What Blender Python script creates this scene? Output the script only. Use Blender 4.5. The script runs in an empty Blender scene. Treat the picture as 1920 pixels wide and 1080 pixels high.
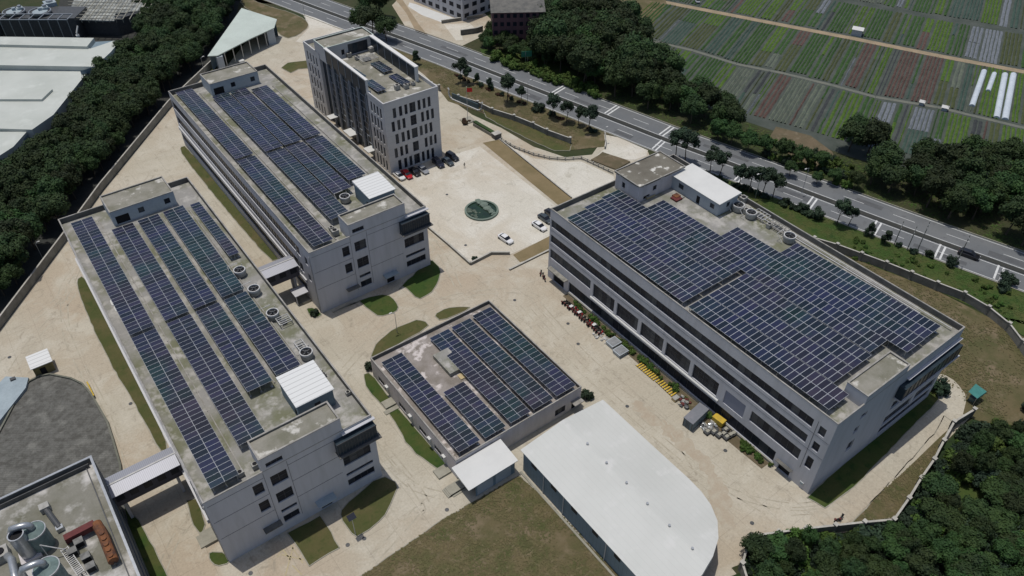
import bpy, bmesh, math, random
from mathutils import Vector, Matrix
R=math.radians
sc=bpy.context.scene
# ------------------------------------------------------------------ camera, sky, sun
CAMH=120.0; FPX=1452.65; PITCH=R(41.345); ROLL=R(-0.254); YAW=R(53.237)
cam=bpy.data.cameras.new('camera'); co=bpy.data.objects.new('camera',cam); sc.collection.objects.link(co)
sc.camera=co
_h=Vector((math.cos(YAW),math.sin(YAW),0)); _r=Vector((math.sin(YAW),-math.cos(YAW),0)); _u=Vector((0,0,1))
_f=_h*math.cos(PITCH)-_u*math.sin(PITCH); _d=-(_h*math.sin(PITCH)+_u*math.cos(PITCH))
CR=_r*math.cos(ROLL)+_d*math.sin(ROLL); CD=-_r*math.sin(ROLL)+_d*math.cos(ROLL)
m=Matrix((CR,-CD,-_f)).transposed().to_4x4(); m.translation=Vector((0,0,CAMH)); co.matrix_world=m
cam.sensor_width=36; cam.lens=FPX/1920*36; cam.clip_start=1; cam.clip_end=4000
SUN_EL=R(79.5); SUN_AZ=R(108.5)     # direction the light comes from (world, ccw from +X)
w=bpy.data.worlds.new('World'); sc.world=w; w.use_nodes=True
nt=w.node_tree; bg=nt.nodes['Background']; sky=nt.nodes.new('ShaderNodeTexSky'); sky.sky_type='NISHITA'
sky.sun_disc=False; sky.sun_elevation=SUN_EL; sky.sun_rotation=R(90)-SUN_AZ; sky.air_density=1.0; sky.dust_density=2.0
nt.links.new(sky.outputs[0],bg.inputs[0]); bg.inputs[1].default_value=0.10
sd=bpy.data.lights.new('sun','SUN'); sd.energy=3.0; sd.angle=R(0.5); sd.color=(1,0.95,0.88)
so=bpy.data.objects.new('sun',sd); sc.collection.objects.link(so)
sv=Vector((math.cos(SUN_AZ)*math.cos(SUN_EL),math.sin(SUN_AZ)*math.cos(SUN_EL),math.sin(SUN_EL)))
so.rotation_euler=sv.to_track_quat('Z','Y').to_euler(); so.location=(0,0,200)
sc.view_settings.view_transform='Standard'; sc.view_settings.look='None'; sc.view_settings.exposure=-0.15; sc.view_settings.gamma=1
try: sc.view_settings.use_curve_mapping=False
except: pass
sc.render.engine='CYCLES'
# ------------------------------------------------------------------ helpers
COL=sc.collection
def at(px,py,z=0.0):
    "world point at height z under photograph position (px,py), 1920x1080"
    d=CR*(px-960)+CD*(py-540)+_f*FPX
    t=(z-CAMH)/d.z
    return Vector((d.x*t,d.y*t,z))
def ats(pts,z=0.0): return [at(x,y,z) for x,y in pts]
def rnd(a,b): return random.uniform(a,b)
def srgb(h):
    c=[int(h[i:i+2],16)/255 for i in (0,2,4)]
    return tuple(x/12.92 if x<=.04045 else ((x+.055)/1.055)**2.4 for x in c)
def mat(name,col,rough=.8,col2=None,scale=.3,amt=.5,metal=0,detail=6,bump=0,col3=None,scale3=2.0,lo=.4,hi=.65,spec=.3,objrand=0,lo3=.55,hi3=.7,stretch=None,grain=.14):
    m=bpy.data.materials.new(name); m.use_nodes=True; n=m.node_tree; N=n.nodes; L=n.links
    b=N['Principled BSDF']; b.inputs['Roughness'].default_value=rough; b.inputs['Metallic'].default_value=metal
    b.inputs['Specular IOR Level'].default_value=spec
    c=(*col,1); b.inputs['Base Color'].default_value=c
    out=None
    if col2 is not None or objrand or bump:
        g=N.new('ShaderNodeNewGeometry'); vec=g.outputs['Position']
        if stretch:
            mp=N.new('ShaderNodeMapping'); mp.inputs['Scale'].default_value=stretch[:3]
            if len(stretch)>3: mp.inputs['Rotation'].default_value=(0,0,stretch[3])
            L.new(vec,mp.inputs[0]); vec=mp.outputs[0]
    def layer(base,c2,s,a,l,h,d):
        t=N.new('ShaderNodeTexNoise'); t.inputs['Scale'].default_value=s; t.inputs['Detail'].default_value=d; t.inputs['Roughness'].default_value=.6
        L.new(vec,t.inputs['Vector'])
        mr=N.new('ShaderNodeMapRange'); mr.inputs[1].default_value=l; mr.inputs[2].default_value=h; mr.inputs[4].default_value=a
        L.new(t.outputs[0],mr.inputs[0])
        mx=N.new('ShaderNodeMix'); mx.data_type='RGBA'; L.new(mr.outputs[0],mx.inputs[0])
        if base is None: mx.inputs[6].default_value=c
        else: L.new(base,mx.inputs[6])
        mx.inputs[7].default_value=(*c2,1); return mx.outputs[2],t
    if col2 is not None:
        out,t=layer(None,col2,scale,amt,lo,hi,detail)
        if col3 is not None: out,_=layer(out,col3,scale3,1,lo3,hi3,5)
        # fine grain
        t2=N.new('ShaderNodeTexNoise'); t2.inputs['Scale'].default_value=3.1; t2.inputs['Detail'].default_value=3; L.new(vec,t2.inputs['Vector'])
        mr=N.new('ShaderNodeMapRange'); mr.inputs[3].default_value=1-grain; mr.inputs[4].default_value=1+grain; L.new(t2.outputs[0],mr.inputs[0])
        hs=N.new('ShaderNodeHueSaturation'); L.new(out,hs.inputs['Color']); L.new(mr.outputs[0],hs.inputs['Value']); out=hs.outputs[0]
    if objrand:
        oi=N.new('ShaderNodeObjectInfo'); mr=N.new('ShaderNodeMapRange'); mr.inputs[3].default_value=1-objrand; mr.inputs[4].default_value=1+objrand
        L.new(oi.outputs['Random'],mr.inputs[0]); hs=N.new('ShaderNodeHueSaturation')
        if out is None: hs.inputs['Color'].default_value=c
        else: L.new(out,hs.inputs['Color'])
        L.new(mr.outputs[0],hs.inputs['Value'])
        mh=N.new('ShaderNodeMath'); mh.operation='MULTIPLY_ADD'; mh.inputs[1].default_value=objrand*.12; mh.inputs[2].default_value=.5-objrand*.06
        L.new(oi.outputs['Random'],mh.inputs[0]); L.new(mh.outputs[0],hs.inputs['Hue']); out=hs.outputs[0]
    if out is not None: L.new(out,b.inputs['Base Color'])
    if bump:
        t=N.new('ShaderNodeTexNoise'); t.inputs['Scale'].default_value=1.3; t.inputs['Detail'].default_value=6; L.new(vec,t.inputs['Vector'])
        bp=N.new('ShaderNodeBump'); bp.inputs['Strength'].default_value=bump; bp.inputs['Distance'].default_value=.3; L.new(t.outputs[0],bp.inputs['Height']); L.new(bp.outputs[0],b.inputs['Normal'])
    return m
def stripes(m,axis,period,width,dark,ang=0.0):
    "adds thin parallel lines (panel joints, corrugation) along a world axis to material m"
    n=m.node_tree; N=n.nodes; L=n.links; b=N['Principled BSDF']
    g=N.new('ShaderNodeNewGeometry'); mp=N.new('ShaderNodeMapping'); mp.inputs['Rotation'].default_value=(0,0,ang); L.new(g.outputs['Position'],mp.inputs[0])
    sx=N.new('ShaderNodeSeparateXYZ'); L.new(mp.outputs[0],sx.inputs[0])
    d=N.new('ShaderNodeMath'); d.operation='DIVIDE'; d.inputs[1].default_value=period; L.new(sx.outputs[axis],d.inputs[0])
    f=N.new('ShaderNodeMath'); f.operation='FRACT'; L.new(d.outputs[0],f.inputs[0])
    c=N.new('ShaderNodeMath'); c.operation='LESS_THAN'; c.inputs[1].default_value=width/period; L.new(f.outputs[0],c.inputs[0])
    mu=N.new('ShaderNodeMath'); mu.operation='MULTIPLY'; mu.inputs[1].default_value=dark; L.new(c.outputs[0],mu.inputs[0])
    mx=N.new('ShaderNodeMix'); mx.data_type='RGBA'; L.new(mu.outputs[0],mx.inputs[0])
    src=b.inputs['Base Color'].links
    if src: L.new(src[0].from_socket,mx.inputs[6])
    else: mx.inputs[6].default_value=b.inputs['Base Color'].default_value
    mx.inputs[7].default_value=(.02,.02,.02,1); L.new(mx.outputs[2],b.inputs['Base Color']); return m
class MB:
    "collects shapes; build() links them as ONE mesh object"
    def __init__(s): s.v=[]; s.f=[]; s.mi=[]
    def face(s,pts,mi=0):
        k=len(s.v); s.v+=[tuple(p) for p in pts]; s.f.append(tuple(range(k,k+len(pts)))); s.mi.append(mi); return s
    def box(s,x0,x1,y0,y1,z0,z1,mi=0):
        return s.prism([(x0,y0),(x1,y0),(x1,y1),(x0,y1)],z0,z1,mi)
    def prism(s,poly,z0,z1,mi=0,top=None,topmi=None):
        n=len(poly); k=len(s.v); tp=top or poly
        s.v+=[(p[0],p[1],z0) for p in poly]+[(p[0],p[1],z1 if len(p)<3 or top is None else p[2]) for p in tp]
        s.f.append(tuple(reversed(range(k,k+n)))); s.mi.append(mi)
        s.f.append(tuple(range(k+n,k+2*n))); s.mi.append(mi if topmi is None else topmi)
        for i in range(n):
            j=(i+1)%n; s.f.append((k+i,k+j,k+n+j,k+n+i)); s.mi.append(mi)
        return s
    def cyl(s,cx,cy,z0,z1,r,n=16,mi=0,r1=None,topmi=None,cap=True):
        r1=r if r1 is None else r1
        a=[(cx+r*math.cos(2*math.pi*i/n),cy+r*math.sin(2*math.pi*i/n)) for i in range(n)]
        b=[(cx+r1*math.cos(2*math.pi*i/n),cy+r1*math.sin(2*math.pi*i/n),z1) for i in range(n)]
        return s.prism(a,z0,z1,mi,top=b,topmi=topmi)
    def ring(s,cx,cy,z0,z1,r0,r1,n=28,mi=0):
        k=len(s.v)
        for i in range(n):
            c,q=math.cos(2*math.pi*i/n),math.sin(2*math.pi*i/n)
            s.v+=[(cx+r1*c,cy+r1*q,z0),(cx+r1*c,cy+r1*q,z1),(cx+r0*c,cy+r0*q,z1),(cx+r0*c,cy+r0*q,z0)]
        for i in range(n):
            a=k+4*i; b=k+4*((i+1)%n)
            for q in range(3): s.f.append((a+q,b+q,b+q+1,a+q+1)); s.mi.append(mi)
        return s
    def tube(s,pts,r,n=8,mi=0,r1=None):
        pts=[Vector(p) for p in pts]; rings=[]
        for i,p in enumerate(pts):
            d=(pts[min(i+1,len(pts)-1)]-pts[max(i-1,0)]).normalized()
            a=d.cross(Vector((0,0,1))); a=Vector((1,0,0)) if a.length<.05 else a.normalized(); b=d.cross(a)
            rr=r if r1 is None else r+(r1-r)*i/(len(pts)-1)
            k=len(s.v); rings.append(k)
            s.v+=[tuple(p+a*rr*math.cos(2*math.pi*j/n)+b*rr*math.sin(2*math.pi*j/n)) for j in range(n)]
        for a,b in zip(rings,rings[1:]):
            for j in range(n): s.f.append((a+j,a+(j+1)%n,b+(j+1)%n,b+j)); s.mi.append(mi)
        s.f.append(tuple(range(rings[0],rings[0]+n))); s.mi.append(mi); s.f.append(tuple(range(rings[-1],rings[-1]+n))); s.mi.append(mi)
        return s
    def bar(s,a,b,w,h,mi=0):
        "box section beam from a to b"
        a=Vector(a); b=Vector(b); d=(b-a).normalized(); u=Vector((0,0,1)) if abs(d.z)<.95 else Vector((1,0,0))
        x=d.cross(u).normalized(); y=x.cross(d)
        k=len(s.v)
        for p in (a,b):
            for sx,sy in ((-1,-1),(1,-1),(1,1),(-1,1)): s.v.append(tuple(p+x*sx*w/2+y*sy*h/2))
        for f in ((0,3,2,1),(4,5,6,7),(0,1,5,4),(1,2,6,5),(2,3,7,6),(3,0,4,7)): s.f.append(tuple(k+i for i in f)); s.mi.append(mi)
        return s
    def build(s,name,mats,parent=None,smooth=False,fix=True):
        off=parent_off(parent)
        me=bpy.data.meshes.new(name); me.from_pydata([(v[0]-off[0],v[1]-off[1],v[2]-off[2]) for v in s.v],[],s.f)
        if not isinstance(mats,(list,tuple)): mats=[mats]
        for q in mats: me.materials.append(q)
        me.polygons.foreach_set('material_index',s.mi)
        if fix:
            bm=bmesh.new(); bm.from_mesh(me); bmesh.ops.recalc_face_normals(bm,faces=bm.faces); bm.to_mesh(me); bm.free()
        if smooth: me.shade_smooth()
        o=bpy.data.objects.new(name,me); COL.objects.link(o)
        if parent is not None: o.parent=parent
        return o
def parent_off(p):
    o=Vector((0,0,0))
    while p is not None: o+=p.location; p=p.parent
    return o
def tag(o,label,cat,group=None,kind=None):
    if label: o['label']=label
    if cat: o['category']=cat
    if group: o['group']=group
    if kind: o['kind']=kind
    return o
def thing(name,label,cat,loc,group=None,rz=0):
    o=bpy.data.objects.new(name,None); COL.objects.link(o); o.location=loc; o.empty_display_size=.5; o.rotation_euler=(0,0,rz)
    return tag(o,label,cat,group)
def struct(o): o['kind']='structure'; return o
def copy_tree(o,parent=None):
    c=o.copy(); COL.objects.link(c); c.parent=parent
    for ch in o.children: copy_tree(ch,c)
    return c
def smooth_poly(pts,it=2):
    for _ in range(it):
        q=[]
        for i in range(len(pts)):
            a=pts[i]; b=pts[(i+1)%len(pts)]
            q+=[(a[0]*.8+b[0]*.2,a[1]*.8+b[1]*.2),(a[0]*.2+b[0]*.8,a[1]*.2+b[1]*.8)]
        pts=q
    return pts
# ------------------------------------------------------------------ materials
M={}
M['terrain']=mat('terrain',(.030,.042,.014),.95,(.055,.05,.026),.06,.8,col3=(.02,.034,.01),scale3=.5)
def ground_mat(name,a,b,c,d,tan):
    "weathered slab concrete: cream and tan zones, stains, streaks, hairline joints"
    m=bpy.data.materials.new(name); m.use_nodes=True; n=m.node_tree; N=n.nodes; L=n.links; bs=N['Principled BSDF']; bs.inputs['Roughness'].default_value=.92; bs.inputs['Specular IOR Level'].default_value=.2
    g=N.new('ShaderNodeNewGeometry'); P=g.outputs['Position']
    def noise(s,det,ro=.6,dist=0,vec=P):
        t=N.new('ShaderNodeTexNoise'); t.inputs['Scale'].default_value=s; t.inputs['Detail'].default_value=det; t.inputs['Roughness'].default_value=ro; t.inputs['Distortion'].default_value=dist; L.new(vec,t.inputs['Vector']); return t.outputs[0]
    def ramp(f,l,h,o0=0,o1=1):
        r=N.new('ShaderNodeMapRange'); r.inputs[1].default_value=l; r.inputs[2].default_value=h; r.inputs[3].default_value=o0; r.inputs[4].default_value=o1; L.new(f,r.inputs[0]); return r.outputs[0]
    def mix(f,x,y):
        q=N.new('ShaderNodeMix'); q.data_type='RGBA'; L.new(f,q.inputs[0])
        for k,v in ((6,x),(7,y)):
            if isinstance(v,tuple): q.inputs[k].default_value=(*v,1)
            else: L.new(v,q.inputs[k])
        return q.outputs[2]
    col=mix(ramp(noise(.018,3,.5,.3),.42,.58),a,tan)
    col=mix(ramp(noise(.10,10,.68,.6),.46,.62,0,.8),col,b)
    col=mix(ramp(noise(.34,10,.7,1.2),.56,.68,0,.75),col,c)
    col=mix(ramp(noise(.8,8,.75,.4),.60,.72,0,.6),col,d)
    mp=N.new('ShaderNodeMapping'); mp.inputs['Scale'].default_value=(1.3,.10,1); L.new(P,mp.inputs[0])
    col=mix(ramp(noise(.9,6,.6,.8,mp.outputs[0]),.58,.75,0,.35),col,c)
    hs=N.new('ShaderNodeHueSaturation'); L.new(col,hs.inputs['Color']); L.new(ramp(noise(2.6,4,.7),.3,.7,.88,1.12),hs.inputs['Value']); L.new(hs.outputs[0],bs.inputs['Base Color'])
    return m
M['concrete']=ground_mat('yard_concrete',(.405,.372,.298),(.465,.435,.36),(.27,.242,.19),(.205,.18,.138),(.39,.33,.25))
stripes(M['concrete'],0,5.5,.07,.22); stripes(M['concrete'],1,6.0,.07,.22)

M['concrete2']=ground_mat('plaza_concrete',(.52,.50,.435),(.57,.55,.49),(.37,.345,.285),(.30,.275,.22),(.48,.44,.365)); stripes(M['concrete2'],0,6,.07,.15); stripes(M['concrete2'],1,6,.07,.15)

M['earth']=mat('earth_stain',(.365,.312,.238),.95,(.40,.362,.288),.6,1)
M['asphalt']=mat('asphalt',(.125,.134,.142),.9,(.155,.162,.165),.08,.8,col3=(.115,.12,.125),scale3=.5,grain=.06)
M['asphalt_dark']=mat('median_soil',(.035,.038,.035),.95,(.05,.05,.045),.4,.8)
M['paint']=mat('white_paint',(.62,.63,.62),.7,(.4,.42,.42),.8,.6)
M['lawn']=mat('lawn',(.062,.072,.022),.95,(.10,.085,.036),.16,.9,col3=(.045,.062,.016),scale3=.6,bump=.3)
M['lawn_dry']=mat('dry_lawn',(.118,.096,.050),.95,(.070,.072,.028),.13,1,col3=(.165,.13,.082),scale3=.2,bump=.4,lo3=.5,hi3=.66)
M['lawn_green']=mat('shaded_green_lawn',(.035,.068,.012),.95,(.07,.075,.022),.15,.9,col3=(.022,.05,.01),scale3=.5,bump=.3)
M['soil']=mat('soil',(.13,.10,.062),.95,(.085,.075,.042),.2,.9,col3=(.17,.14,.095),scale3=.5)
M['brownstrip']=mat('brown_grass',(.20,.155,.085),.95,(.15,.12,.06),.2,.9)
M['kerb']=mat('kerb_stone',(.30,.29,.24),.85,(.22,.21,.17),.5,.7)
M['wall']=mat('wall_paint',(.48,.485,.51),.75,(.405,.41,.425),.7,.75,spec=.2,stretch=(1,1,.12),grain=.04,lo=.45,hi=.7)
M['wallB']=mat('wall_paint_pinkish',(.56,.53,.54),.75,(.45,.425,.42),.7,.75,stretch=(1,1,.2),grain=.05)
M['wall_office']=mat('office_wall',(.50,.50,.50),.7,(.45,.45,.455),.2,.7,grain=.05); stripes(M['wall_office'],2,1.95,.05,.25)
M['cope']=mat('coping',(.32,.31,.29),.8,(.20,.19,.165),.6,.9)
M['roof']=mat('roof_concrete',(.255,.25,.235),.92,(.15,.155,.10),.13,1,col3=(.37,.36,.335),scale3=.4,lo3=.5,hi3=.66,bump=.05,detail=9,lo=.42,hi=.62)
M['roof2']=mat('roof_stained',(.25,.24,.205),.92,(.15,.148,.11),.2,.95,col3=(.48,.47,.43),scale3=.3,lo3=.56,hi3=.64)
M['roofdark']=mat('roof_dark_stained',(.115,.105,.085),.92,(.18,.17,.14),.15,.9,col3=(.55,.54,.50),scale3=.30,lo3=.58,hi3=.63)
M['roofD']=mat('roof_pinkish_stained',(.27,.245,.225),.92,(.17,.15,.125),.22,.95,col3=(.52,.48,.46),scale3=.28,lo3=.53,hi3=.60)
M['glass']=mat('window_glass',(.014,.017,.025),.3,(.026,.030,.040),.35,.9,spec=.12)
M['glass_blue']=mat('blue_green_glass',(.022,.034,.046),.3,(.036,.052,.064),.4,.9,spec=.14)
M['frame']=mat('window_frame',(.055,.06,.07),.5)
M['framew']=mat('window_frame_white',(.5,.5,.5),.5)
M['dark']=mat('dark_opening',(.012,.012,.014),.9)
M['whiteroof']=mat('white_sheet_roof',(.515,.525,.50),.65,(.47,.48,.455),.09,.9,col3=(.545,.55,.53),scale3=.3,grain=.01); stripes(M['whiteroof'],0,1.0,.05,.10)
M['whiteroof_hut']=mat('white_corrugated_roof',(.62,.63,.62),.55); stripes(M['whiteroof_hut'],1,1.0,.16,.30)
M['greenroof']=mat('pale_green_sheet_roof',(.46,.52,.475),.6,(.40,.45,.41),.15,.7)
M['bluewall']=mat('blue_grey_sheet',(.17,.23,.27),.6,(.14,.20,.23),.5,.6); stripes(M['bluewall'],1,.9,.08,.25)
M['bluewall2']=mat('pale_blue_wall',(.38,.42,.45),.7,(.33,.37,.40),.5,.6)
M['bridge_roof']=mat('ribbed_steel_roof',(.33,.34,.38),.5,metal=.2); stripes(M['bridge_roof'],0,.3,.08,.25)
M['metal']=mat('galvanised_steel',(.42,.44,.46),.35,(.3,.32,.33),1.5,.6,metal=.6)
M['metal_dark']=mat('dark_steel',(.07,.075,.08),.5,(.11,.11,.11),1.5,.6,metal=.3)
M['alu']=mat('aluminium_frame',(.44,.46,.49),.5,metal=.2)
M['cell']=mat('solar_cell',(.0115,.018,.038),.25,(.023,.021,.034),.09,1,col3=(.010,.028,.030),scale3=.06,lo3=.5,hi3=.62,spec=.5,objrand=.45)
M['tub']=mat('white_fibreglass',(.34,.335,.315),.6,(.20,.20,.175),1.2,.7)
M['pipe']=mat('white_pipe',(.50,.50,.49),.5,(.36,.36,.34),1.5,.6)
M['rust']=mat('rusty_orange',(.19,.078,.032),.85,(.075,.04,.03),.9,.9)
M['redduct']=mat('dark_red_duct',(.12,.028,.026),.7,(.09,.02,.02),.9,.9)
M['green_tank']=mat('grey_green_tank',(.16,.22,.21),.5,(.10,.14,.13),.8,.8)
M['tank_dark']=mat('dark_tank',(.05,.055,.06),.7,(.035,.04,.045),.3,.8)
M['water']=mat('pond_water',(.014,.028,.018),.1,(.02,.045,.022),.4,.8,spec=.5)
M['rock']=mat('pond_rock',(.12,.15,.12),.9,(.06,.08,.06),1,.8,bump=.5)
M['mosaic']=mat('grey_tile_surface',(.125,.125,.115),.95,(.075,.074,.066),.9,.95,col3=(.17,.17,.155),scale3=.35,grain=.3,bump=.6,detail=10); stripes(M['mosaic'],1,.42,.08,.28,.63)
M['bark']=mat('bark',(.07,.055,.04),.95,(.11,.09,.07),2,.7)
M['tyre']=mat('rubber',(.015,.015,.015),.8)
M['yellow']=mat('yellow_paint',(.55,.38,.04),.6,(.4,.28,.05),1.2,.6)
M['redcloth']=mat('red_cloth',(.55,.03,.03),.8)
M['bluepale']=mat('pale_blue_slab',(.30,.36,.39),.7,(.24,.29,.32),.4,.8)
M['brick']=mat('brown_cladding',(.16,.085,.092),.85,(.12,.07,.078),.3,.8); stripes(M['brick'],0,.9,.08,.3)
M['white_plain']=mat('bright_white_sheet',(.58,.585,.565),.6,(.50,.505,.49),.3,.5,grain=.02)
M['poly_']=mat('plastic_mulch',(.20,.215,.25),.6,(.14,.155,.19),.5,.8)
M['track']=mat('dirt_track',(.30,.235,.155),.95,(.22,.18,.12),.25,.8)
def crown_mat(name,c,c2,r=.25):
    m=mat(name,c,.75,c2,.35,.9,objrand=r,spec=.25); return m
M['leaf']=crown_mat('leaves_dark',(.018,.036,.012),(.034,.056,.016),.42)
M['leaf2']=crown_mat('leaves_mid',(.021,.045,.013),(.038,.068,.017),.42)
M['leaf3']=crown_mat('leaves_road',(.019,.036,.022),(.030,.052,.025))
M['shrub']=crown_mat('shrub_leaves',(.045,.09,.016),(.08,.12,.025))
M['shrub_red']=crown_mat('reddish_shrub',(.07,.03,.02),(.05,.045,.02))
# ------------------------------------------------------------------ ground
def sheet(name,poly,z,m,thick=.0):
    mb=MB()
    mb.face([(p[0],p[1],z) for p in poly])
    if False: pass
    o=mb.build(name,m,fix=False)
    me=o.data
    if me.polygons[0].normal.z<0: me.flip_normals()
    return struct(o)
def slab(name,poly,z0,z1,m,kerb=None,kw=.18):
    mb=MB(); mb.prism([(p[0],p[1]) for p in poly],z0,z1,0)
    return struct(mb.build(name,m))
mb=MB(); n=24
for i in range(n):
    for j in range(n):
        x0=-600+i*60; y0=-400+j*60; mb.face([(x0,y0,0),(x0+60,y0,0),(x0+60,y0+60,0),(x0,y0+60,0)])
mb=MB(); mb.face([(-1500,-1500,0),(2000,-1500,0),(2000,2500,0),(-1500,2500,0)])
struct(mb.build('terrain',M['terrain'],fix=False))
yard=[(-60,60),(-60,150),(-17.5,164.6),(2.6,190.2),(15.5,207.1),(45.9,242.9),(60,258),(72,262),(92,285),(100,280),(104,290),(116,276),(112,262)]
yard+=[(p.x,p.y) for p in ats([(700,75),(790,125),(822,166),(850,190),(885,215),(940,240),(1000,275),(1060,295),(1110,290),(1135,255),(1215,285)])]
yard+=[(136,112),(136,80),(150,40),(140,24)]+[(131,24.5),(119.7,24),(108,21.8),(97,19.8),(83.5,27.2),(69,31),(66,10),(30,-10),(-60,-10)]
sheet('yard_concrete',yard,.02,M['concrete'])
# plaza of smoother concrete round the pond
sheet('plaza',[(p.x,p.y) for p in ats([(745,345),(850,290),(900,275),(1040,385),(1040,440),(955,478),(920,476),(880,495),(800,430)])],.045,M['concrete2'])
sheet('plaza_strip',[(p.x,p.y) for p in ats([(905,268),(935,262),(1072,372),(1100,400),(1065,400)])],.06,M['brownstrip'])
sheet('plaza_outer',[(p.x,p.y) for p in ats([(945,268),(1000,297),(1060,305),(1090,303),(1150,330),(1160,360),(1070,372)])],.05,M['concrete2'])
sheet('bare_patch',[(p.x,p.y) for p in ats([(962,478),(1032,442),(1040,470),(975,492)])],.055,M['brownstrip'])
random.seed(31)
for k_,(e0,e1) in enumerate((((1196,768),(1262,822)),((1258,820),(1330,885)),((1325,880),(1358,980)))):
    for i_ in range(16):
        u_=i_/15; cx_=e0[0]+(e1[0]-e0[0])*u_+rnd(-2,12); cy_=e0[1]+(e1[1]-e0[1])*u_+rnd(-10,2); c_=at(cx_,cy_); rr_=rnd(.4,1.9)
        sheet('earth_stain',smooth_poly([(c_.x+math.cos(a_*.698)*rr_*rnd(.45,1.3),c_.y+math.sin(a_*.698)*rr_*rnd(.7,1.5)) for a_ in range(9)],1),.022+.0006*(k_*16+i_),M['earth'])
# ------------------------------------------------------------------ main road
MED=[(80,440),(98,371),(110,325),(116.1,303.2),(124.3,272),(131.1,249.1),(138.3,222),(143.7,199),(153,160.4),(158.5,137),(168.6,99),(174.6,75.3),(178.8,59.4),(184.2,40.7),(196,0),(210,-50),(240,-150)]
def medx(y):
    for (xa,ya),(xb,yb) in zip(MED,MED[1:]):
        if ya>=y>=yb: return xa+(xb-xa)*(ya-y)/(ya-yb)
    return MED[-1][0]
def off_line(o,y0,y1,step=6):
    out=[]; y=y0
    while y>y1-1e-6:
        x=medx(y); dx=medx(y-4)-medx(y+4); d=Vector((dx,-8)).normalized(); nrm=Vector((-d.y,d.x)) # left of travel (towards +x)
        out.append((x+nrm.x*o,y+nrm.y*o)); y-=step
    return out
def ribbon(mb,o0,o1,y0,y1,z,mi=0,step=6):
    A=off_line(o0,y0,y1,step); B=off_line(o1,y0,y1,step)
    for i in range(len(A)-1):
        mb.face([(*A[i],z),(*A[i+1],z),(*B[i+1],z),(*B[i],z)],mi)
    return mb
mb=MB(); ribbon(mb,-7.8,8.6,420,-100,.05); struct(mb.build('main_road',M['asphalt']))
mb=MB()
A=off_line(-.75,420,-100); B=off_line(.75,420,-100)
for i in range(len(A)-1): mb.prism([A[i],A[i+1],B[i+1],B[i]],.05,.2)
struct(mb.build('road_median',M['asphalt_dark']))
mb=MB()
for o in (-7.3,-1.25,1.25,8.0): ribbon(mb,o-.09,o+.09,420,-100,.062)
for o in (-4.2,4.6):
    y=410
    while y>-90: ribbon(mb,o-.08,o+.08,y,y-5.5,.062,step=2.7); y-=13
for y in (134.6,109,89,72.2,56.8,43.8,28,12):
    for dy in (0,1.3): mb.face([(medx(y)-7.2,y-1.3+dy-.25,.063),(medx(y)-1.3,y+.6+dy-.25,.063),(medx(y)-1.3,y+.6+dy+.25,.063),(medx(y)-7.2,y-1.3+dy+.25,.063)])
for y in (178.4,157.8,138.2):
    for dy in (0,1.3): mb.face([(medx(y)+1.3,y-.2+dy-.25,.063),(medx(y)+7.9,y+1.4+dy-.25,.063),(medx(y)+7.9,y+1.4+dy+.25,.063),(medx(y)+1.3,y-.2+dy+.25,.063)])
struct(mb.build('road_markings',M['paint']))
mb=MB()
for o in (-8.1,8.75):
    A=off_line(o,420,-100); B=off_line(o+.25,420,-100)
    for i in range(len(A)-1): mb.prism([A[i],A[i+1],B[i+1],B[i]],.0,.17)
struct(mb.build('road_kerb',M['kerb']))
# verge between fence and road
def lawn(name,pts,m='lawn',z=.11,it=1,kerb=True):
    P=[(p.x,p.y) for p in ats(pts)]
    if it: P=smooth_poly(P,it)
    Q=[]
    for i in range(len(P)):
        a=Vector(P[i][:2]); b=Vector(P[(i+1)%len(P)][:2]); k=max(1,int((b-a).length/1.6))
        for j in range(k):
            q=a.lerp(b,j/k); Q.append((q.x+random.uniform(-.12,.12),q.y+random.uniform(-.12,.12)))
    P=Q
    o=slab(name,P,0,z,M[m])
    if kerb:
        mb=MB(); c=Vector((sum(p[0] for p in P)/len(P),sum(p[1] for p in P)/len(P)))
        for i in range(len(P)):
            a=Vector(P[i]); b=Vector(P[(i+1)%len(P)])
            if (b-a).length<.05: continue
            mb.bar((a.x,a.y,.07),(b.x,b.y,.07),.16,.14)
        struct(mb.build('lawn_kerb',M['kerb']))
    return o
vA=off_line(-8.2,262,148,6)
P=vA+[(p.x,p.y) for p in ats([(1132,250),(1135,275),(1070,282),(1000,262),(940,235),(905,212),(840,190),(822,166),(795,140),(775,125)])]
slab('verge_lawn',P,0,.1,M['lawn_dry'])
lawn('verge_lawn',[(905,205),(950,215),(1025,245),(1072,270),(1068,283),(1040,283),(1000,266),(940,236),(912,220)],'lawn',.125,0)
slab('verge_lawn',off_line(-8.2,118,-20,6)+[(205,-20),(190,-20),(162.5,30),(163,38),(161,50),(154,73),(140,106),(139,112)],0,.1,M['lawn_green'])
slab('field_grass',[(140,106),(154,73),(161,50),(162.5,33),(161,20),(136,14),(131,25),(132,33),(131.5,105)],0,.08,M['lawn_dry'])
# top-left verge round the sheet-roofed canopy
lawn('verge_lawn',[(455,-10),(490,8),(545,24),(572,36),(580,50),(560,66),(535,74),(500,40),(450,8)],'lawn_dry',.12,1)
slab('verge_lawn',off_line(-8.2,410,300,8)+[(p.x,p.y) for p in ats([(480,-8),(440,0),(420,-40)])],0,.1,M['lawn_dry'])
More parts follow.
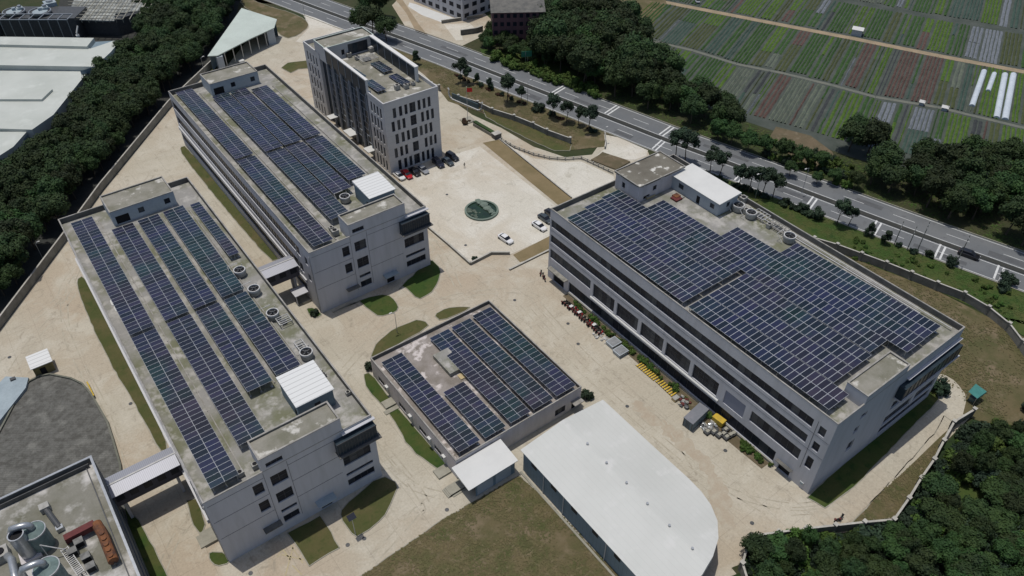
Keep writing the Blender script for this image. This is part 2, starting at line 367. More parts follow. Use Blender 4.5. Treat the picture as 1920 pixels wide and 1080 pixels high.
# entrance aprons between yard and road
sheet('entrance_apron',[(p.x,p.y) for p in ats([(1132,252),(1160,258),(1215,282),(1212,292),(1190,300),(1150,298),(1108,302),(1135,278)])],.055,M['concrete2'])
sheet('entrance_apron',[(p.x,p.y) for p in ats([(568,26),(590,33),(645,56),(660,80),(600,90),(555,78),(580,52)])],.055,M['concrete2'])
sheet('far_yard',[(p.x,p.y) for p in ats([(755,-10),(870,-10),(925,40),(900,70),(858,90),(800,70),(760,50),(735,10)])],.03,M['concrete'])
sheet('far_pavement',[(p.x,p.y) for p in ats([(768,5),(780,8),(855,36),(828,42),(790,28),(765,12)])],.045,M['white_plain'])
sheet('far_yard_white',[(p.x,p.y) for p in ats([(832,46),(880,43),(893,55),(865,62),(868,75),(855,76)])],.045,M['concrete2'])
sheet('far_path',[(p.x,p.y) for p in ats([(738,-5),(755,0),(785,45),(803,68),(780,60),(762,25)])],.05,M['track'])
# concrete lane round the near right corner of the big workshop
sheet('lane_concrete',smooth_poly([(p.x,p.y) for p in ats([(1546,954),(1600,917),(1700,820),(1760,753),(1768,738),(1752,712),(1765,700),(1792,716),(1813,745),(1803,785),(1770,812),(1700,880),(1630,945),(1585,986),(1535,985)])],1),.14,M['concrete'])
sheet('forest_floor',[(-80,140),(-17.7,165.5),(2.4,191),(15.3,208),(45.7,244),(65.5,263.5),(90,300),(110,340),(40,360),(20,300),(-60,230)],.03,M['asphalt_dark'])
sheet('forest_floor',[(64,31),(69.5,29.6),(74.8,32),(83.5,27.3),(92.5,22.2),(97,19.6),(108.5,21.6),(119.6,23.8),(131,24),(150,20),(190,-60),(50,-60)],.03,mat('forest_undergrowth',(.022,.045,.012),.95,(.012,.02,.008),.3,.9,bump=.5))
M['asphalt_patch']=mat('asphalt_patch',(.085,.09,.095),.95,(.11,.115,.12),.5,.9)
mb=MB()
for y_,o_,l_,w_ in ((186,-4.5,7,2.2),(171,3.0,10,1.6),(150,-5.6,6,2),(126,4.5,14,1.4),(100,-3.2,9,2.4),(82,5.4,7,2),(64,-5.2,12,1.5),(49,3.0,8,2.2),(250,-4,10,2),(230,4,12,1.6)):
    ribbon(mb,o_-w_/2,o_+w_/2,y_,y_-l_,.056,step=l_/3)
struct(mb.build('road_repairs',M['asphalt_patch']))
# lawns in the yard
lawn('lawn_strip',[(145,524),(155,518),(176,545),(235,655),(290,760),(316,846),(300,845),(268,785),(200,670),(150,560)],'lawn',.12,1)
lawn('lawn_strip',[(338,276),(348,274),(430,370),(526,486),(508,490),(420,390),(342,292)],'lawn',.12,1)
lawn('lawn_patch',[(612,592),(684,560),(726,550),(749,574),(743,585),(712,595),(690,580),(670,563)],'lawn_green',.12,1)
lawn('lawn_patch',[(745,545),(806,485),(828,505),(822,530),(806,552),(783,563),(757,536)],'lawn_green',.12,1)
lawn('lawn_patch',[(574,578),(590,578),(604,590),(594,596),(578,590)],'lawn_green',.12,1)
lawn('lawn_patch',[(696,668),(707,642),(740,616),(777,601),(795,602),(807,613),(700,672)],'lawn',.12,1)
lawn('lawn_patch',[(814,590),(836,578),(865,576),(885,577),(826,604)],'lawn',.12,1)
lawn('lawn_strip',[(680,704),(693,698),(745,765),(846,880),(830,888),(768,842),(735,780),(688,730)],'lawn_green',.12,1)
lawn('lawn_patch',[(554,1018),(540,1000),(600,968),(612,984),(637,1027),(579,1062)],'lawn',.12,0)
lawn('lawn_patch',[(638,968),(640,955),(715,890),(748,908),(736,940),(717,972),(687,998),(664,1008)],'lawn',.12,1)
lawn('lawn_patch',[(392,1036),(423,1036),(432,1055),(405,1062),(394,1050)],'lawn_green',.12,1)
lawn('lawn_strip',[(225,940),(262,975),(330,1110),(240,1110)],'lawn_green',.12,0)
lawn('lawn_strip',[(350,940),(372,935),(385,985),(378,1003),(362,985)],'lawn',.12,0)
lawn('lawn_patch',[(527,128),(540,118),(575,114),(578,128),(560,130),(545,137)],'lawn',.12,0)
lawn('big_lawn',[(640,1110),(680,1078),(830,975),(972,892),(1010,925),(1190,1110)],'lawn_dry',.10,0)
lawn('lawn_strip',[(1512,934),(1546,952),(1600,915),(1760,750),(1750,715)],'lawn_green',.10,0)  # darker green than plain lawn: the workshop's shade is put into the colour
lawn('field_grass',[(1595,982),(1622,975),(1677,970),(1705,930),(1752,857),(1785,790),(1770,780),(1750,815),(1660,915)],'lawn_dry',.10,0)
# planting strip along the right workshop, behind the motorcycles
sheet('planting_strip',[(89.4,100),(90.7,100),(90.7,41),(88.6,41),(88.2,60)],.06,M['soil'])
lawn('flower_bed',[(1108,302),(1130,287),(1182,305),(1156,320)],'soil',.45,0)
# yellow hatch marking in front of the left workshop
mb=MB()
for a,b in (((530,1030),(545,1050)),((545,1022),(568,1056)),((528,1040),(570,1050)),((535,1080),(550,1025)),((520,1045),(530,1028)),((548,1060),(566,1078))):
    pa,pb=at(*a),at(*b); mb.bar((pa.x,pa.y,.03),(pb.x,pb.y,.03),.22,.012)
struct(mb.build('ground_markings',mat('faded_yellow_line',(.42,.36,.22),.9,(.36,.31,.22),.8,.8)))
# tyre marks worn into the yard
def tyre_mark(pts,w=.26,gap=1.5,m='tyre_mark'):
    P=[at(*q) for q in pts]; mb=MB(); Q=[]
    for i in range(len(P)-1):
        p0,p1,p2,p3=P[max(i-1,0)],P[i],P[i+1],P[min(i+2,len(P)-1)]
        for k in range(8):
            t=k/8; Q.append(.5*((2*p1)+(p2-p0)*t+(2*p0-5*p1+4*p2-p3)*t*t+(3*p1-p0-3*p2+p3)*t*t*t))
    Q.append(P[-1])
    for s in (-1,1):
        for i,(a,b) in enumerate(zip(Q,Q[1:])):
            if (i*7+s)%9<2: continue
            d=(b-a).normalized(); n_=Vector((-d.y,d.x,0)); o=n_*s*gap/2
            mb.face([(a+o-n_*w/2).to_tuple()[:2]+(.034,),(b+o-n_*w/2).to_tuple()[:2]+(.034,),(b+o+n_*w/2).to_tuple()[:2]+(.034,),(a+o+n_*w/2).to_tuple()[:2]+(.034,)])
    struct(mb.build('tyre_marks',M[m]))
M['tyre_mark']=mat('tyre_mark',(.33,.30,.235),.92,(.41,.377,.30),.5,1,lo=.4,hi=.6)
for q in ([(20,700),(60,640),(130,560),(170,480),(230,400)],[(60,600),(110,560),(130,520),(200,440),(290,320)],[(230,900),(200,780),(130,640),(120,560)],[(640,700),(730,610),(840,560),(960,545),(1010,560)],[(1000,560),(1110,680),(1240,780),(1330,900),(1480,950),(1600,930)],[(980,570),(1090,690),(1200,790),(1310,880),(1440,960)],[(640,700),(690,800),(790,930),(780,960),(700,1050)],[(620,690),(670,790),(760,900),(830,930)],[(1480,960),(1580,940),(1700,840),(1780,770)],[(860,540),(830,480),(800,440)],[(300,1080),(330,1010),(380,950)],[(450,330),(520,440),(570,500)]): tyre_mark(q)
# manhole covers and dark spots
k=0
for px,py in [(1176,762),(1360,845),(1410,981),(1583,872),(838,956),(683,1010),(652,1022),(965,563),(1084,645),(1065,607),(470,1075),(873,460),(245,757),(18,670),(230,520),(838,365)]:
    p=at(px,py); mb=MB(); mb.cyl(p.x,p.y,.03,.075,.38,12)
    tag(mb.build('manhole_cover',M['metal_dark']),'small dark round cover set in the concrete yard','manhole cover','drain covers scattered over the yard')
# ------------------------------------------------------------------ fields
rd=Vector((.912,.41)); 
LANE=[(190,222),(204.6,190.7),(211.4,174.4),(215.5,158),(223.1,143.3),(229.1,128.2),(233.5,114.6),(243.5,98.8),(252.9,75.6),(262,50),(275,20),(290,-20),(310,-60)]
TRK=[(222,240),(235.9,212.3),(253.3,175.1),(267,146.5),(279,119.6),(291,95.1),(312,50),(335,0),(355,-40)]
def along(L,s):
    for a,b in zip(L,L[1:]):
        d=math.hypot(b[0]-a[0],b[1]-a[1])
        if s<=d: return Vector((a[0]+(b[0]-a[0])*s/d,a[1]+(b[1]-a[1])*s/d))
        s-=d
    return Vector(L[-1])
def onto(p,d,L):
    "intersection of ray p+t*d with polyline"
    best=None
    for a,b in zip(L,L[1:]):
        a=Vector(a);b=Vector(b);e=b-a; den=d.x*e.y-d.y*e.x
        if abs(den)<1e-9: continue
        q=a-p; t=(q.x*e.y-q.y*e.x)/den; u=(q.x*d.y-q.y*d.x)/den
        if -.001<=u<=1.001 and t>0 and (best is None or t<best): best=t
    return None if best is None else p+d*best
def poly_ribbon(L,w,z,name,m):
    mb=MB()
    for a,b in zip(L,L[1:]):
        d=Vector((b[0]-a[0],b[1]-a[1])).normalized()*w/2; nn=Vector((-d.y,d.x))
        mb.face([(a[0]+nn.x,a[1]+nn.y,z),(b[0]+nn.x,b[1]+nn.y,z),(b[0]-nn.x,b[1]-nn.y,z),(a[0]-nn.x,a[1]-nn.y,z)])
    return struct(mb.build(name,m))
fieldpoly=[(182,222),(222,260),(260,330),(700,330),(700,-150),(250,-150),(215,60),(196,95),(184,140),(190,172)]
sheet('field_soil',fieldpoly,.02,mat('field_soil',(.050,.062,.052),.95,(.075,.085,.075),.2,.9))
poly_ribbon(LANE,1.6,.06,'field_lane',mat('field_lane',(.12,.13,.11),.95,(.16,.16,.13),.3,.8))
poly_ribbon(TRK,3.0,.07,'field_track',M['track'])
random.seed(11)
CROPS=[('bright green vegetable rows, lush leaves',(.045,.095,.012),(.085,.14,.02),15),('deep green leafy vegetable rows',(.024,.062,.014),(.045,.09,.022),20),
 ('olive green vegetable rows',(.045,.060,.022),(.068,.075,.03),15),('pale grey green seedling rows',(.085,.105,.08),(.12,.135,.10),8),
 ('blue green cabbage rows',(.035,.065,.05),(.055,.085,.068),10),('reddish brown bare rows',(.075,.045,.038),(.105,.07,.055),5),('dark empty furrows',(.028,.032,.034),(.045,.05,.05),9),
 ('bluish grey sheet covered rows',(.15,.165,.185),(.10,.115,.135),11)]
cmb=[MB() for _ in CROPS]
def bed(A,B,C,D,ci,h):
    "raised bed made of ridges between the two ends AB -> DC, broken along its length so plants look uneven"
    mb=cmb[ci]; A,B,C,D=[Vector(q) for q in (A,B,C,D)]
    w=(B-A).length; nr=max(1,int(round(w/1.3))); ln=(D-A).length; ns=max(2,int(ln/2.5))
    for r in range(nr):
        u0=(r+.14)/nr; u1=(r+.86)/nr
        prev=None
        for s in range(ns+1):
            t=s/ns; l=A.lerp(D,t); rr=B.lerp(C,t); j=rnd(-.09,.09)
            p0=l.lerp(rr,u0+j/nr); p1=l.lerp(rr,u1+j/nr); hh=h*rnd(.6,1.3); mid=p0.lerp(p1,.5)
            cur=(p0,mid,p1,hh)
            if prev:
                a0,am,a1,ah=prev
                mb.face([(*a0,.03),(*am,ah),(*mid,hh),(*p0,.03)]); mb.face([(*am,ah),(*a1,.03),(*p1,.03),(*mid,hh)])
            prev=cur
wts=[c[3] for c in CROPS]; wts[0]=26; wts[1]=30; wts[6]=6; wts[7]=11; wts[5]=3; wts[3]=9
def field_band(L,d,lim,s0,s1,near,far,fixed=None):
    s=s0
    while s<s1:
        wd=random.choice((1.0,1.3,1.8,2.6,3.4,4.6,6.5)); ci=random.choices(range(len(CROPS)),wts)[0]
        a=along(L,s+.2); b=along(L,s+wd-.2)
        if (b-a).length<.3: s+=wd; continue
        if lim is not None: a2=onto(a,d,lim); b2=onto(b,d,lim)
        else: a2=a+d*far; b2=b+d*far
        if a2 is not None and b2 is not None:
            j1=rnd(0,1.6); A1=a+d*(near+j1); B1=b+d*(near+j1+rnd(-.5,.5)); A2=a2-d*(2.0 if lim else 0); B2=b2-d*(2.0 if lim else 0)
            if random.random()<.4:
                t=rnd(.3,.7); m1=A1.lerp(A2,t); m2=B1.lerp(B2,t); bed(A1,B1,m2,m1,ci,.3); c2=random.choices(range(len(CROPS)),wts)[0]; bed(m1+d*.3,m2+d*.3,B2,A2,c2,.3)
            else: bed(A1,B1,B2,A2,ci,.12 if ci in (6,7) else .4)
        s+=wd+rnd(.02,.3)
field_band(LANE,-rd,None,22,260,1.2,0+34,None)
field_band(LANE,rd,TRK,22,300,1.2,0)
field_band(TRK,rd,None,12,330,2.2,34)
L3=[(p[0]+rd.x*38,p[1]+rd.y*38) for p in TRK]
field_band(L3,rd,None,0,330,1,40)
L4=[(p[0]+rd.x*82,p[1]+rd.y*82) for p in TRK]
field_band(L4,rd,None,0,330,1,60)
for (lb,c,c2,_),mb_ in zip(CROPS,cmb):
    o=mb_.build('crop_rows',mat('crop_'+lb.split()[0],c,.9,c2,.8,.9,stretch=None)); tag(o,lb+' in long beds across the field beyond the road','crop',None,'stuff')
# long white covered beds and small field sheds
for i,(a,b,wd,lb) in enumerate([((1822,200),(1845,134),1.8,'long white plastic cover nearest the left of the covered beds'),((1852,172),(1864,139),1.6,'shortest pale cover, second among the covered beds'),((1868,222),(1884,140),1.9,'long pale cover left of the rightmost one'),((1884,225),(1900,140),2.0,'rightmost long bluish white bed cover')]):
    pa,pb=at(*a),at(*b); mid=(pa+pb)/2; mb=MB(); d=(pb-pa).normalized(); nn=Vector((-d.y,d.x,0))
    N=10
    for k in range(N):
        t0=math.pi*k/N; t1=math.pi*(k+1)/N
        q=[nn*(math.cos(t)*wd/2)+Vector((0,0,.05+math.sin(t)*.8)) for t in (t0,t1)]
        mb.face([pa+q[0],pb+q[0],pb+q[1],pa+q[1]])
    for P_ in (pa,pb): mb.face([P_+nn*(math.cos(math.pi*k/N)*wd/2)+Vector((0,0,.05+math.sin(math.pi*k/N)*.8)) for k in range(N+1)])
    tag(mb.build('row_cover',mat('cover_sheet',(.50,.55,.60),.6,(.42,.47,.52),.5,.8)),lb,'row cover','plastic covers over field beds')
def small_shed(px,py,w,l,h,lb,rz=.45,roofm='white_plain',wallm='bluewall2'):
    p=at(px,py); t=thing('field_shed',lb,'shed',p,None,0)
    c,s=math.cos(rz),math.sin(rz)
    def q(x,y): return (p.x+x*c-y*s,p.y+x*s+y*c)
    mb=MB(); mb.prism([q(-w/2,-l/2),q(w/2,-l/2),q(w/2,l/2),q(-w/2,l/2)],0,h); mb.build('wall',M[wallm],t)
    mb=MB(); e=.25; A=[q(-w/2-e,-l/2-e),q(w/2+e,-l/2-e),q(w/2+e,l/2+e),q(-w/2-e,l/2+e)]; r0,r1=q(0,-l/2-e),q(0,l/2+e)
    mb.face([(*A[0],h-.05),(*r0,h+.6),(*r1,h+.6),(*A[3],h-.05)]); mb.face([(*r0,h+.6),(*A[1],h-.05),(*A[2],h-.05),(*r1,h+.6)])
    mb.face([(*A[0],h-.05),(*A[1],h-.05),(*r0,h+.6)]); mb.face([(*A[2],h-.05),(*A[3],h-.05),(*r1,h+.6)]); mb.build('roof',M[roofm],t)
    mb=MB(); mb.prism([q(-.4,-l/2-.04),q(.4,-l/2-.04),q(.4,-l/2+.02),q(-.4,-l/2+.02)],0,1.9); mb.build('door',M['dark'],t)
small_shed(1606,65,3.2,3.6,2.4,'small white shed beside the dirt track through the fields')
small_shed(1727,197,1.1,1.3,1.2,'tiny white hut at the lane edge, left of the two',.4)
small_shed(1770,207,1.3,1.6,1.2,'tiny white hut at the lane edge, right of the two',.4)
M['bw2']=mat('machine_building_wall',(.07,.09,.11),.7,(.10,.12,.14),.4,.6)
M['roofm']=mat('machine_roof',(.20,.195,.165),.9,(.115,.115,.08),.18,.9,col3=(.48,.47,.45),scale3=.16,lo3=.50,hi3=.64)
M['cabinet']=mat('grey_cabinet',(.19,.19,.18),.7,(.10,.10,.095),1,.9)
M['kerbd']=mat('dark_rim',(.12,.125,.10),.85,(.17,.17,.14),.5,.8)
M['ochre']=mat('ochre_wall',(.20,.17,.07),.8,(.14,.12,.06),.6,.7)
M['whiteroof_l']=mat('pale_factory_roof',(.47,.495,.46),.65,(.40,.425,.39),.07,.9,col3=(.50,.525,.49),scale3=.2,grain=.01)
M['rackroof']=mat('rack_roof',(.17,.18,.17),.9,(.40,.42,.40),.3,.9)
M['rackpaint']=mat('rack_paint',(.30,.29,.24),.7)
M['ochrelight']=mat('pale_yellow_board',(.45,.36,.20),.8)
M['screenblue']=mat('screen_panel',(.07,.11,.13),.4,(.05,.08,.09),.5,.8); M['bluepale2']=mat('pond_rim_stone',(.14,.18,.15),.8,(.13,.17,.14),.8,.8)
M['signgreen']=mat('sign_green',(.02,.14,.09),.5); M['turq']=mat('turquoise_sheet',(.05,.20,.18),.7,(.035,.15,.14),1,.7)
M['contain']=mat('container_paint',(.12,.17,.20),.6,(.09,.12,.14),.8,.7); M['containroof']=mat('container_roof',(.16,.17,.19),.7,(.20,.20,.22),.6,.7)
# ------------------------------------------------------------------ building helpers
def fp(face,u,z,d=0.0):
    k,c=face
    if k=='x-': return (c+d,u,z)
    if k=='x+': return (c-d,u,z)
    if k=='y-': return (u,c+d,z)
    return (u,c-d,z)
def facade(mb,face,u0,u1,z0,z1,holes=(),depth=.3,mi=0):
    us=sorted({u0,u1,*[h[0] for h in holes],*[h[1] for h in holes]}); zs=sorted({z0,z1,*[h[2] for h in holes],*[h[3] for h in holes]})
    inh=lambda u,z:any(h[0]<u<h[1] and h[2]<z<h[3] for h in holes)
    for a,b in zip(us,us[1:]):
        for c,d in zip(zs,zs[1:]):
            if not inh((a+b)/2,(c+d)/2): mb.face([fp(face,a,c),fp(face,b,c),fp(face,b,d),fp(face,a,d)],mi)
    for h in holes:
        a,b,c,d=h[:4]
        for p,q in (((a,c),(b,c)),((b,c),(b,d)),((b,d),(a,d)),((a,d),(a,c))):
            mb.face([fp(face,*p),fp(face,*q),fp(face,*q,depth),fp(face,*p,depth)],mi)
def fbox(mb,face,u0,u1,z0,z1,d0,d1,mi=0):
    a=fp(face,u0,z0,d0); b=fp(face,u1,z1,d1)
    mb.box(min(a[0],b[0]),max(a[0],b[0]),min(a[1],b[1]),max(a[1],b[1]),min(a[2],b[2]),max(a[2],b[2]),mi)
def window(parent,face,h,nv=1,nh=1,depth=.3,glass='glass',frame='frame',name='window',fw=.07):
    u0,u1,z0,z1=h[:4]; mb=MB(); d0=depth-.09; d1=depth-.01
    fbox(mb,face,u0+.003,u1-.003,z0+.003,z0+fw,d0,d1); fbox(mb,face,u0+.003,u1-.003,z1-fw,z1-.003,d0,d1)
    for i in range(nv+1):
        u=u0+(u1-u0)*i/nv; a=max(u0+.003,u-fw/2); b=min(u1-.003,u+fw/2)
        if i==0: b=u0+fw
        if i==nv: a=u1-fw
        fbox(mb,face,a,b,z0+fw,z1-fw,d0+.002,d1)
    for i in range(1,nh):
        z=z0+(z1-z0)*i/nh; fbox(mb,face,u0+fw,u1-fw,z-fw/2,z+fw/2,d0+.02,d1-.004)
    wd=mb.build(name,M[frame],parent)
    mb=MB()
    # panes tilt a hair each so reflections differ from one to the next
    for i in range(nv):
        a=u0+(u1-u0)*i/nv; b=u0+(u1-u0)*(i+1)/nv; t=random.uniform(-.012,.012); t2=random.uniform(-.012,.012)
        mb.face([fp(face,a,z0,depth-.03+t),fp(face,b,z0,depth-.03-t),fp(face,b,z1,depth-.03+t2),fp(face,a,z1,depth-.03-t2)],random.choices((0,1,2),(70,22,8))[0])
    mb.face([fp(face,u0,z0,depth+.05),fp(face,u1,z0,depth+.05),fp(face,u1,z1,depth+.05),fp(face,u0,z1,depth+.05)])
    mb.build('pane',[M[glass],M['glass_b'],M['blind']],wd,fix=False)
    return wd
def parapet(parent,x0,x1,y0,y1,zr,zt,th=.24,name='parapet',m='cope',skip=()):
    mb=MB(); e=.03
    segs={'y-':(x0-e,x1+e,y0-e,y0+th),'y+':(x0-e,x1+e,y1-th,y1+e),'x-':(x0-e,x0+th,y0+th,y1-th),'x+':(x1-th,x1+e,y0+th,y1-th)}
    for k,(a,b,c,d) in segs.items():
        if k in skip: continue
        mb.box(a,b,c,d,zt-.12,zt+.02,0)
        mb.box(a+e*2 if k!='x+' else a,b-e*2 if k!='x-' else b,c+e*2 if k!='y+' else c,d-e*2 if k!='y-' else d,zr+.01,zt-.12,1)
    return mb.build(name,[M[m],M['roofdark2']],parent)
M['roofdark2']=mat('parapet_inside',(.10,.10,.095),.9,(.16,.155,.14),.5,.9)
def block(parent,x0,x1,y0,y1,z0,z1,wallm,roofm,zr=None,holes=None,pm='cope',depth=.3,rim=.22,roofname='roof'):
    "walls with openings, sunken roof and parapet"
    holes=holes or {}; zr=zr if zr is not None else z1-.3
    mb=MB()
    for k,c,a,b in (('x-',x0,y0,y1),('x+',x1,y0,y1),('y-',y0,x0,x1),('y+',y1,x0,x1)):
        facade(mb,(k,c),a,b,z0,z1-.1,holes.get(k,[]),depth)
    mb.build('wall',M[wallm],parent,fix=False)
    mb=MB(); mb.box(x0+.02,x1-.02,y0+.02,y1-.02,zr-.3,zr,0); rf=mb.build(roofname,M[roofm],parent)
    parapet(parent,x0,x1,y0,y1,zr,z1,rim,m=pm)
    return rf
def canopy(parent,face,u0,u1,z,out,m='cope',th=.18,name='canopy'):
    mb=MB(); fbox(mb,face,u0,u1,z,z+th,-out,0); return mb.build(name,M[m],parent)
random.seed(5)
M['fence_top2']=mat('weathered_canopy',(.26,.25,.22),.9,(.15,.145,.12),1.2,.9)
M['glass_b']=mat('window_glass_lighter',(.03,.036,.045),.3,(.05,.055,.062),.5,.9,spec=.15); M['blind']=mat('pale_blind_behind_glass',(.075,.08,.085),.5,(.05,.055,.06),.6,.8,spec=.2)
# ------------------------------------------------------------------ the two twin workshops on the left
def workshop(x0,x1,y0,y1,label):
    zt=17.4; zr=16.1
    t=thing('workshop',label,'factory building',(x0,y0,0),'two twin white workshop buildings')
    L0=y0+5.9; 
    bands=[(12.4,15.0),(7.7,10.3),(2.3,5.2)]
    H={'x-':[(L0,y1-.6,a,b) for a,b in bands]+[(y0+2.2,y0+3.6,12.2,14.4),(y0+2.2,y0+3.6,7.6,9.6)]}
    X=lambda v:x0+v
    nf=[(X(7.4),X(9.1),12.6,15.2),(X(7.4),X(9.1),7.9,10.5),(X(10.4),X(13.2),12.7,15.3),(X(10.4),X(13.2),7.9,10.6),(X(10.4),X(13.2),5.1,5.9),(X(10.4),X(13.2),2.2,4.0),
        (X(22.6),X(27.8),8.0,10.6),(X(22.6),X(27.8),5.1,5.9),(X(22.6),X(27.8),2.3,4.0)]
    H['y-']=nf+[(X(17),X(19),.1,2.6)]
    H['x+']=[(y0+6,y1-1,a,b) for a,b in bands]; H['y+']=[(x0+3,x1-3,a,b) for a,b in bands]
    block(t,x0,x1,y0,y1,0,zt,'wall','roof',zr,H)
    for a,b in bands: window(t,('x-',x0),(L0,y1-.6,a,b),52,1,name='window_band')
    for a,b in bands: window(t,('x+',x1),(y0+6,y1-1,a,b),52,1,name='window_band')
    for a,b in bands: window(t,('y+',y1),(x0+3,x1-3,a,b),14,1,name='window_band')
    for h in H['x-'][3:]: window(t,('x-',x0),h,1,2)
    for h in nf: window(t,('y-',y0),h,max(1,round((h[1]-h[0])/1.3)),2 if h[3]-h[2]>2 else 1)
    mb=MB(); fbox(mb,('y-',y0),X(17)+.01,X(19)-.01,.1,2.58,.2,.28); mb.build('door',M['dark'],t)
    # ledges between storeys and thin joints on the end wall
    mb=MB()
    for z in (6.3,5.6): fbox(mb,('x-',x0),y0+5,y1-.2,z,z+.22,-.35,.0)
    mb.build('ledge',M['framew'],t)
    mb=MB()
    for z in (6.9,11.5,15.9):
        fbox(mb,('y-',y0),x0+.3,X(9.5),z,z+.05,-.03,0); fbox(mb,('y-',y0),X(13.6),X(22),z,z+.05,-.03,0)
    for u in (9.55,13.55): fbox(mb,('y-',y0),X(u),X(u)+.06,2,17,-.03,0)
    mb.build('wall_joint',M['frame'],t)
    # raised block on the near end, flush with the end wall
    bx0,bx1=X(9.6),X(23.6)
    mb=MB(); 
    facade(mb,('y-',y0-.006),bx0,bx1,zt-.14,20.3,[(X(10.4),X(13.2),17.8,18.85)],.3)
    for k,c,a,b in (('x-',bx0,y0,y0+4.6),('x+',bx1,y0,y0+4.6),('y+',y0+4.6,bx0,bx1)): facade(mb,(k,c),a,b,zr,20.3)
    mb.build('upper_wall',M['wall'],t,fix=False)
    window(t,('y-',y0),(X(10.4),X(13.2),17.8,18.85),3,1)
    mb=MB(); mb.box(bx0+.02,bx1-.02,y0+.3,y0+4.58,19.6,20.0); mb.build('roof',M['roof2'],t)
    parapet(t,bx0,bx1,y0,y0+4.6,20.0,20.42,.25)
    # projecting box of dark louvres at the right end, and canopies
    fx0,fx1=X(21.7),X(29.0)
    mb=MB(); mb.prism([(fx0,y0-.1),(fx0,y0-1.3),(fx1,y0-1.3),(fx1,y0-.1)],13.1,16.0); mb.build('bay_window',M['glass_blue'],t)
    mb=MB()
    for i in range(13):
        u=fx0+.3+(fx1-fx0-.6)*i/12; mb.box(u-.04,u+.04,y0-1.36,y0-1.3,13.2,15.9)
    mb.box(fx0-.06,fx1+.06,y0-1.4,y0-1.3,13.0,13.2); mb.box(fx0-.06,fx1+.06,y0-1.4,y0-1.3,15.85,16.1); mb.build('bay_frame',M['frame'],t)
    mb=MB(); mb.box(fx0-.1,fx1+.5,y0-1.9,y0-.05,12.85,13.0); mb.build('ledge',M['roofdark2'],t)
    mb=MB(); mb.box(fx0+1.5,fx1+.3,y0-.7,y0-.05,16.75,16.9); mb.build('ledge',M['wall'],t)
    canopy(t,('y-',y0),X(16.1),X(19.6),3.0,1.6,'bluepale'); canopy(t,('y-',y0),X(6.7),X(9.8),3.6,1.2,'roofdark2')
    # door steps at the left corner
    mb=MB(); mb.box(x0-2.2,x0-.02,y0+5,y0+8,0,.6); mb.box(x0-2.9,x0-2.2,y0+5.2,y0+7.8,0,.3); mb.build('step',M['kerb'],t)
    mb=MB(); fbox(mb,('x-',x0),y0+7.6,y0+7.75,6,14.5,-.15,-.02); fbox(mb,('x-',x0),y0+.4,y0+.55,.2,16,-.15,-.02)
    for i in range(4): fbox(mb,('x+',x1),y0+12+i*20,y0+12.15+i*20,.2,16,-.15,-.02)
    mb.build('downpipe',M['pipe'],t)
    # far penthouse
    px0,px1,py0,py1=X(9.6),X(23.6),y0+82.2,y0+90.0
    hh=[(px0+.7,px0+3.6,16.2,18.3),(px0+5.7,px0+7.0,17.2,18.6),(px0+11.5,px0+12.8,17.2,18.6)]
    mb=MB()
    for k,c,a,b,h in (('x-',px0,py0,py1,[]),('x+',px1,py0,py1,[]),('y-',py0,px0,px1,hh),('y+',py1,px0,px1,[])): facade(mb,(k,c),a,b,zr,19.7,h,.3)
    mb.build('upper_wall',M['bluewall2'],t,fix=False)
    mb=MB(); fbox(mb,('y-',py0),hh[0][0],hh[0][1],hh[0][2],hh[0][3],.26,.32); mb.build('door',M['dark'],t)
    for h in hh[1:]: window(t,('y-',py0),h,1,1)
    mb=MB(); mb.box(px0+.02,px1-.02,py0+.02,py1-.02,19.2,19.5); mb.build('roof',M['roof2'],t)
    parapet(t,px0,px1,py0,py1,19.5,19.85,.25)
    return t
workshop(2.3,31.3,81.5,171.8,'long white workshop nearest on the left, with the machine building bridge at its side')
workshop(41.9,70.8,127.8,218.0,'long white workshop behind, left of the dark glass office tower')
def hut(x0,x1,y0,y1,z0,z1,lb,roofm='whiteroof_hut',wallm='bluewall',doors=True,slope=.45,grp=None,cat='hut',name='rooftop_hut',ov=.25):
    t=thing(name,lb,cat,(x0,y0,z0),grp)
    hx=[(y0+(y1-y0)*.12,y0+(y1-y0)*.28,z0+.1,z0+2.1)]; hy=[(x0+(x1-x0)*.45,x0+(x1-x0)*.62,z0+1.6,z0+2.7)]
    mb=MB()
    for k,c,a,b,h in (('x-',x0,y0,y1,hx),('x+',x1,y0,y1,[]),('y-',y0,x0,x1,hy),('y+',y1,x0,x1,[])): facade(mb,(k,c),a,b,z0,z1-.12,h,.15)
    mb.build('wall',M[wallm],t,fix=False)
    mb=MB(); A=[(x0-ov,y0-ov),(x1+ov,y0-ov),(x1+ov,y1+ov),(x0-ov,y1+ov)]
    mb.prism(A,z1-.12,z1,0,top=[(A[0][0],A[0][1],z1),(A[1][0],A[1][1],z1),(A[2][0],A[2][1],z1+slope),(A[3][0],A[3][1],z1+slope)])
    mb.build('roof',M[roofm],t)
    mb=MB(); fbox(mb,('x-',x0),hx[0][0],hx[0][1],hx[0][2],hx[0][3],.1,.14); mb.build('door',M['dark'],t)
    window(t,('y-',y0),hy[0],1,1,depth=.15)
    return t
hut(21.4,27.9,88.2,95.6,16.1,20.2,'blue grey roof hut with white ribbed roof on the nearest left workshop')
hut(60.4,66.7,134.3,142,16.1,20.2,'blue grey roof hut with white ribbed roof on the workshop beside the parked cars')
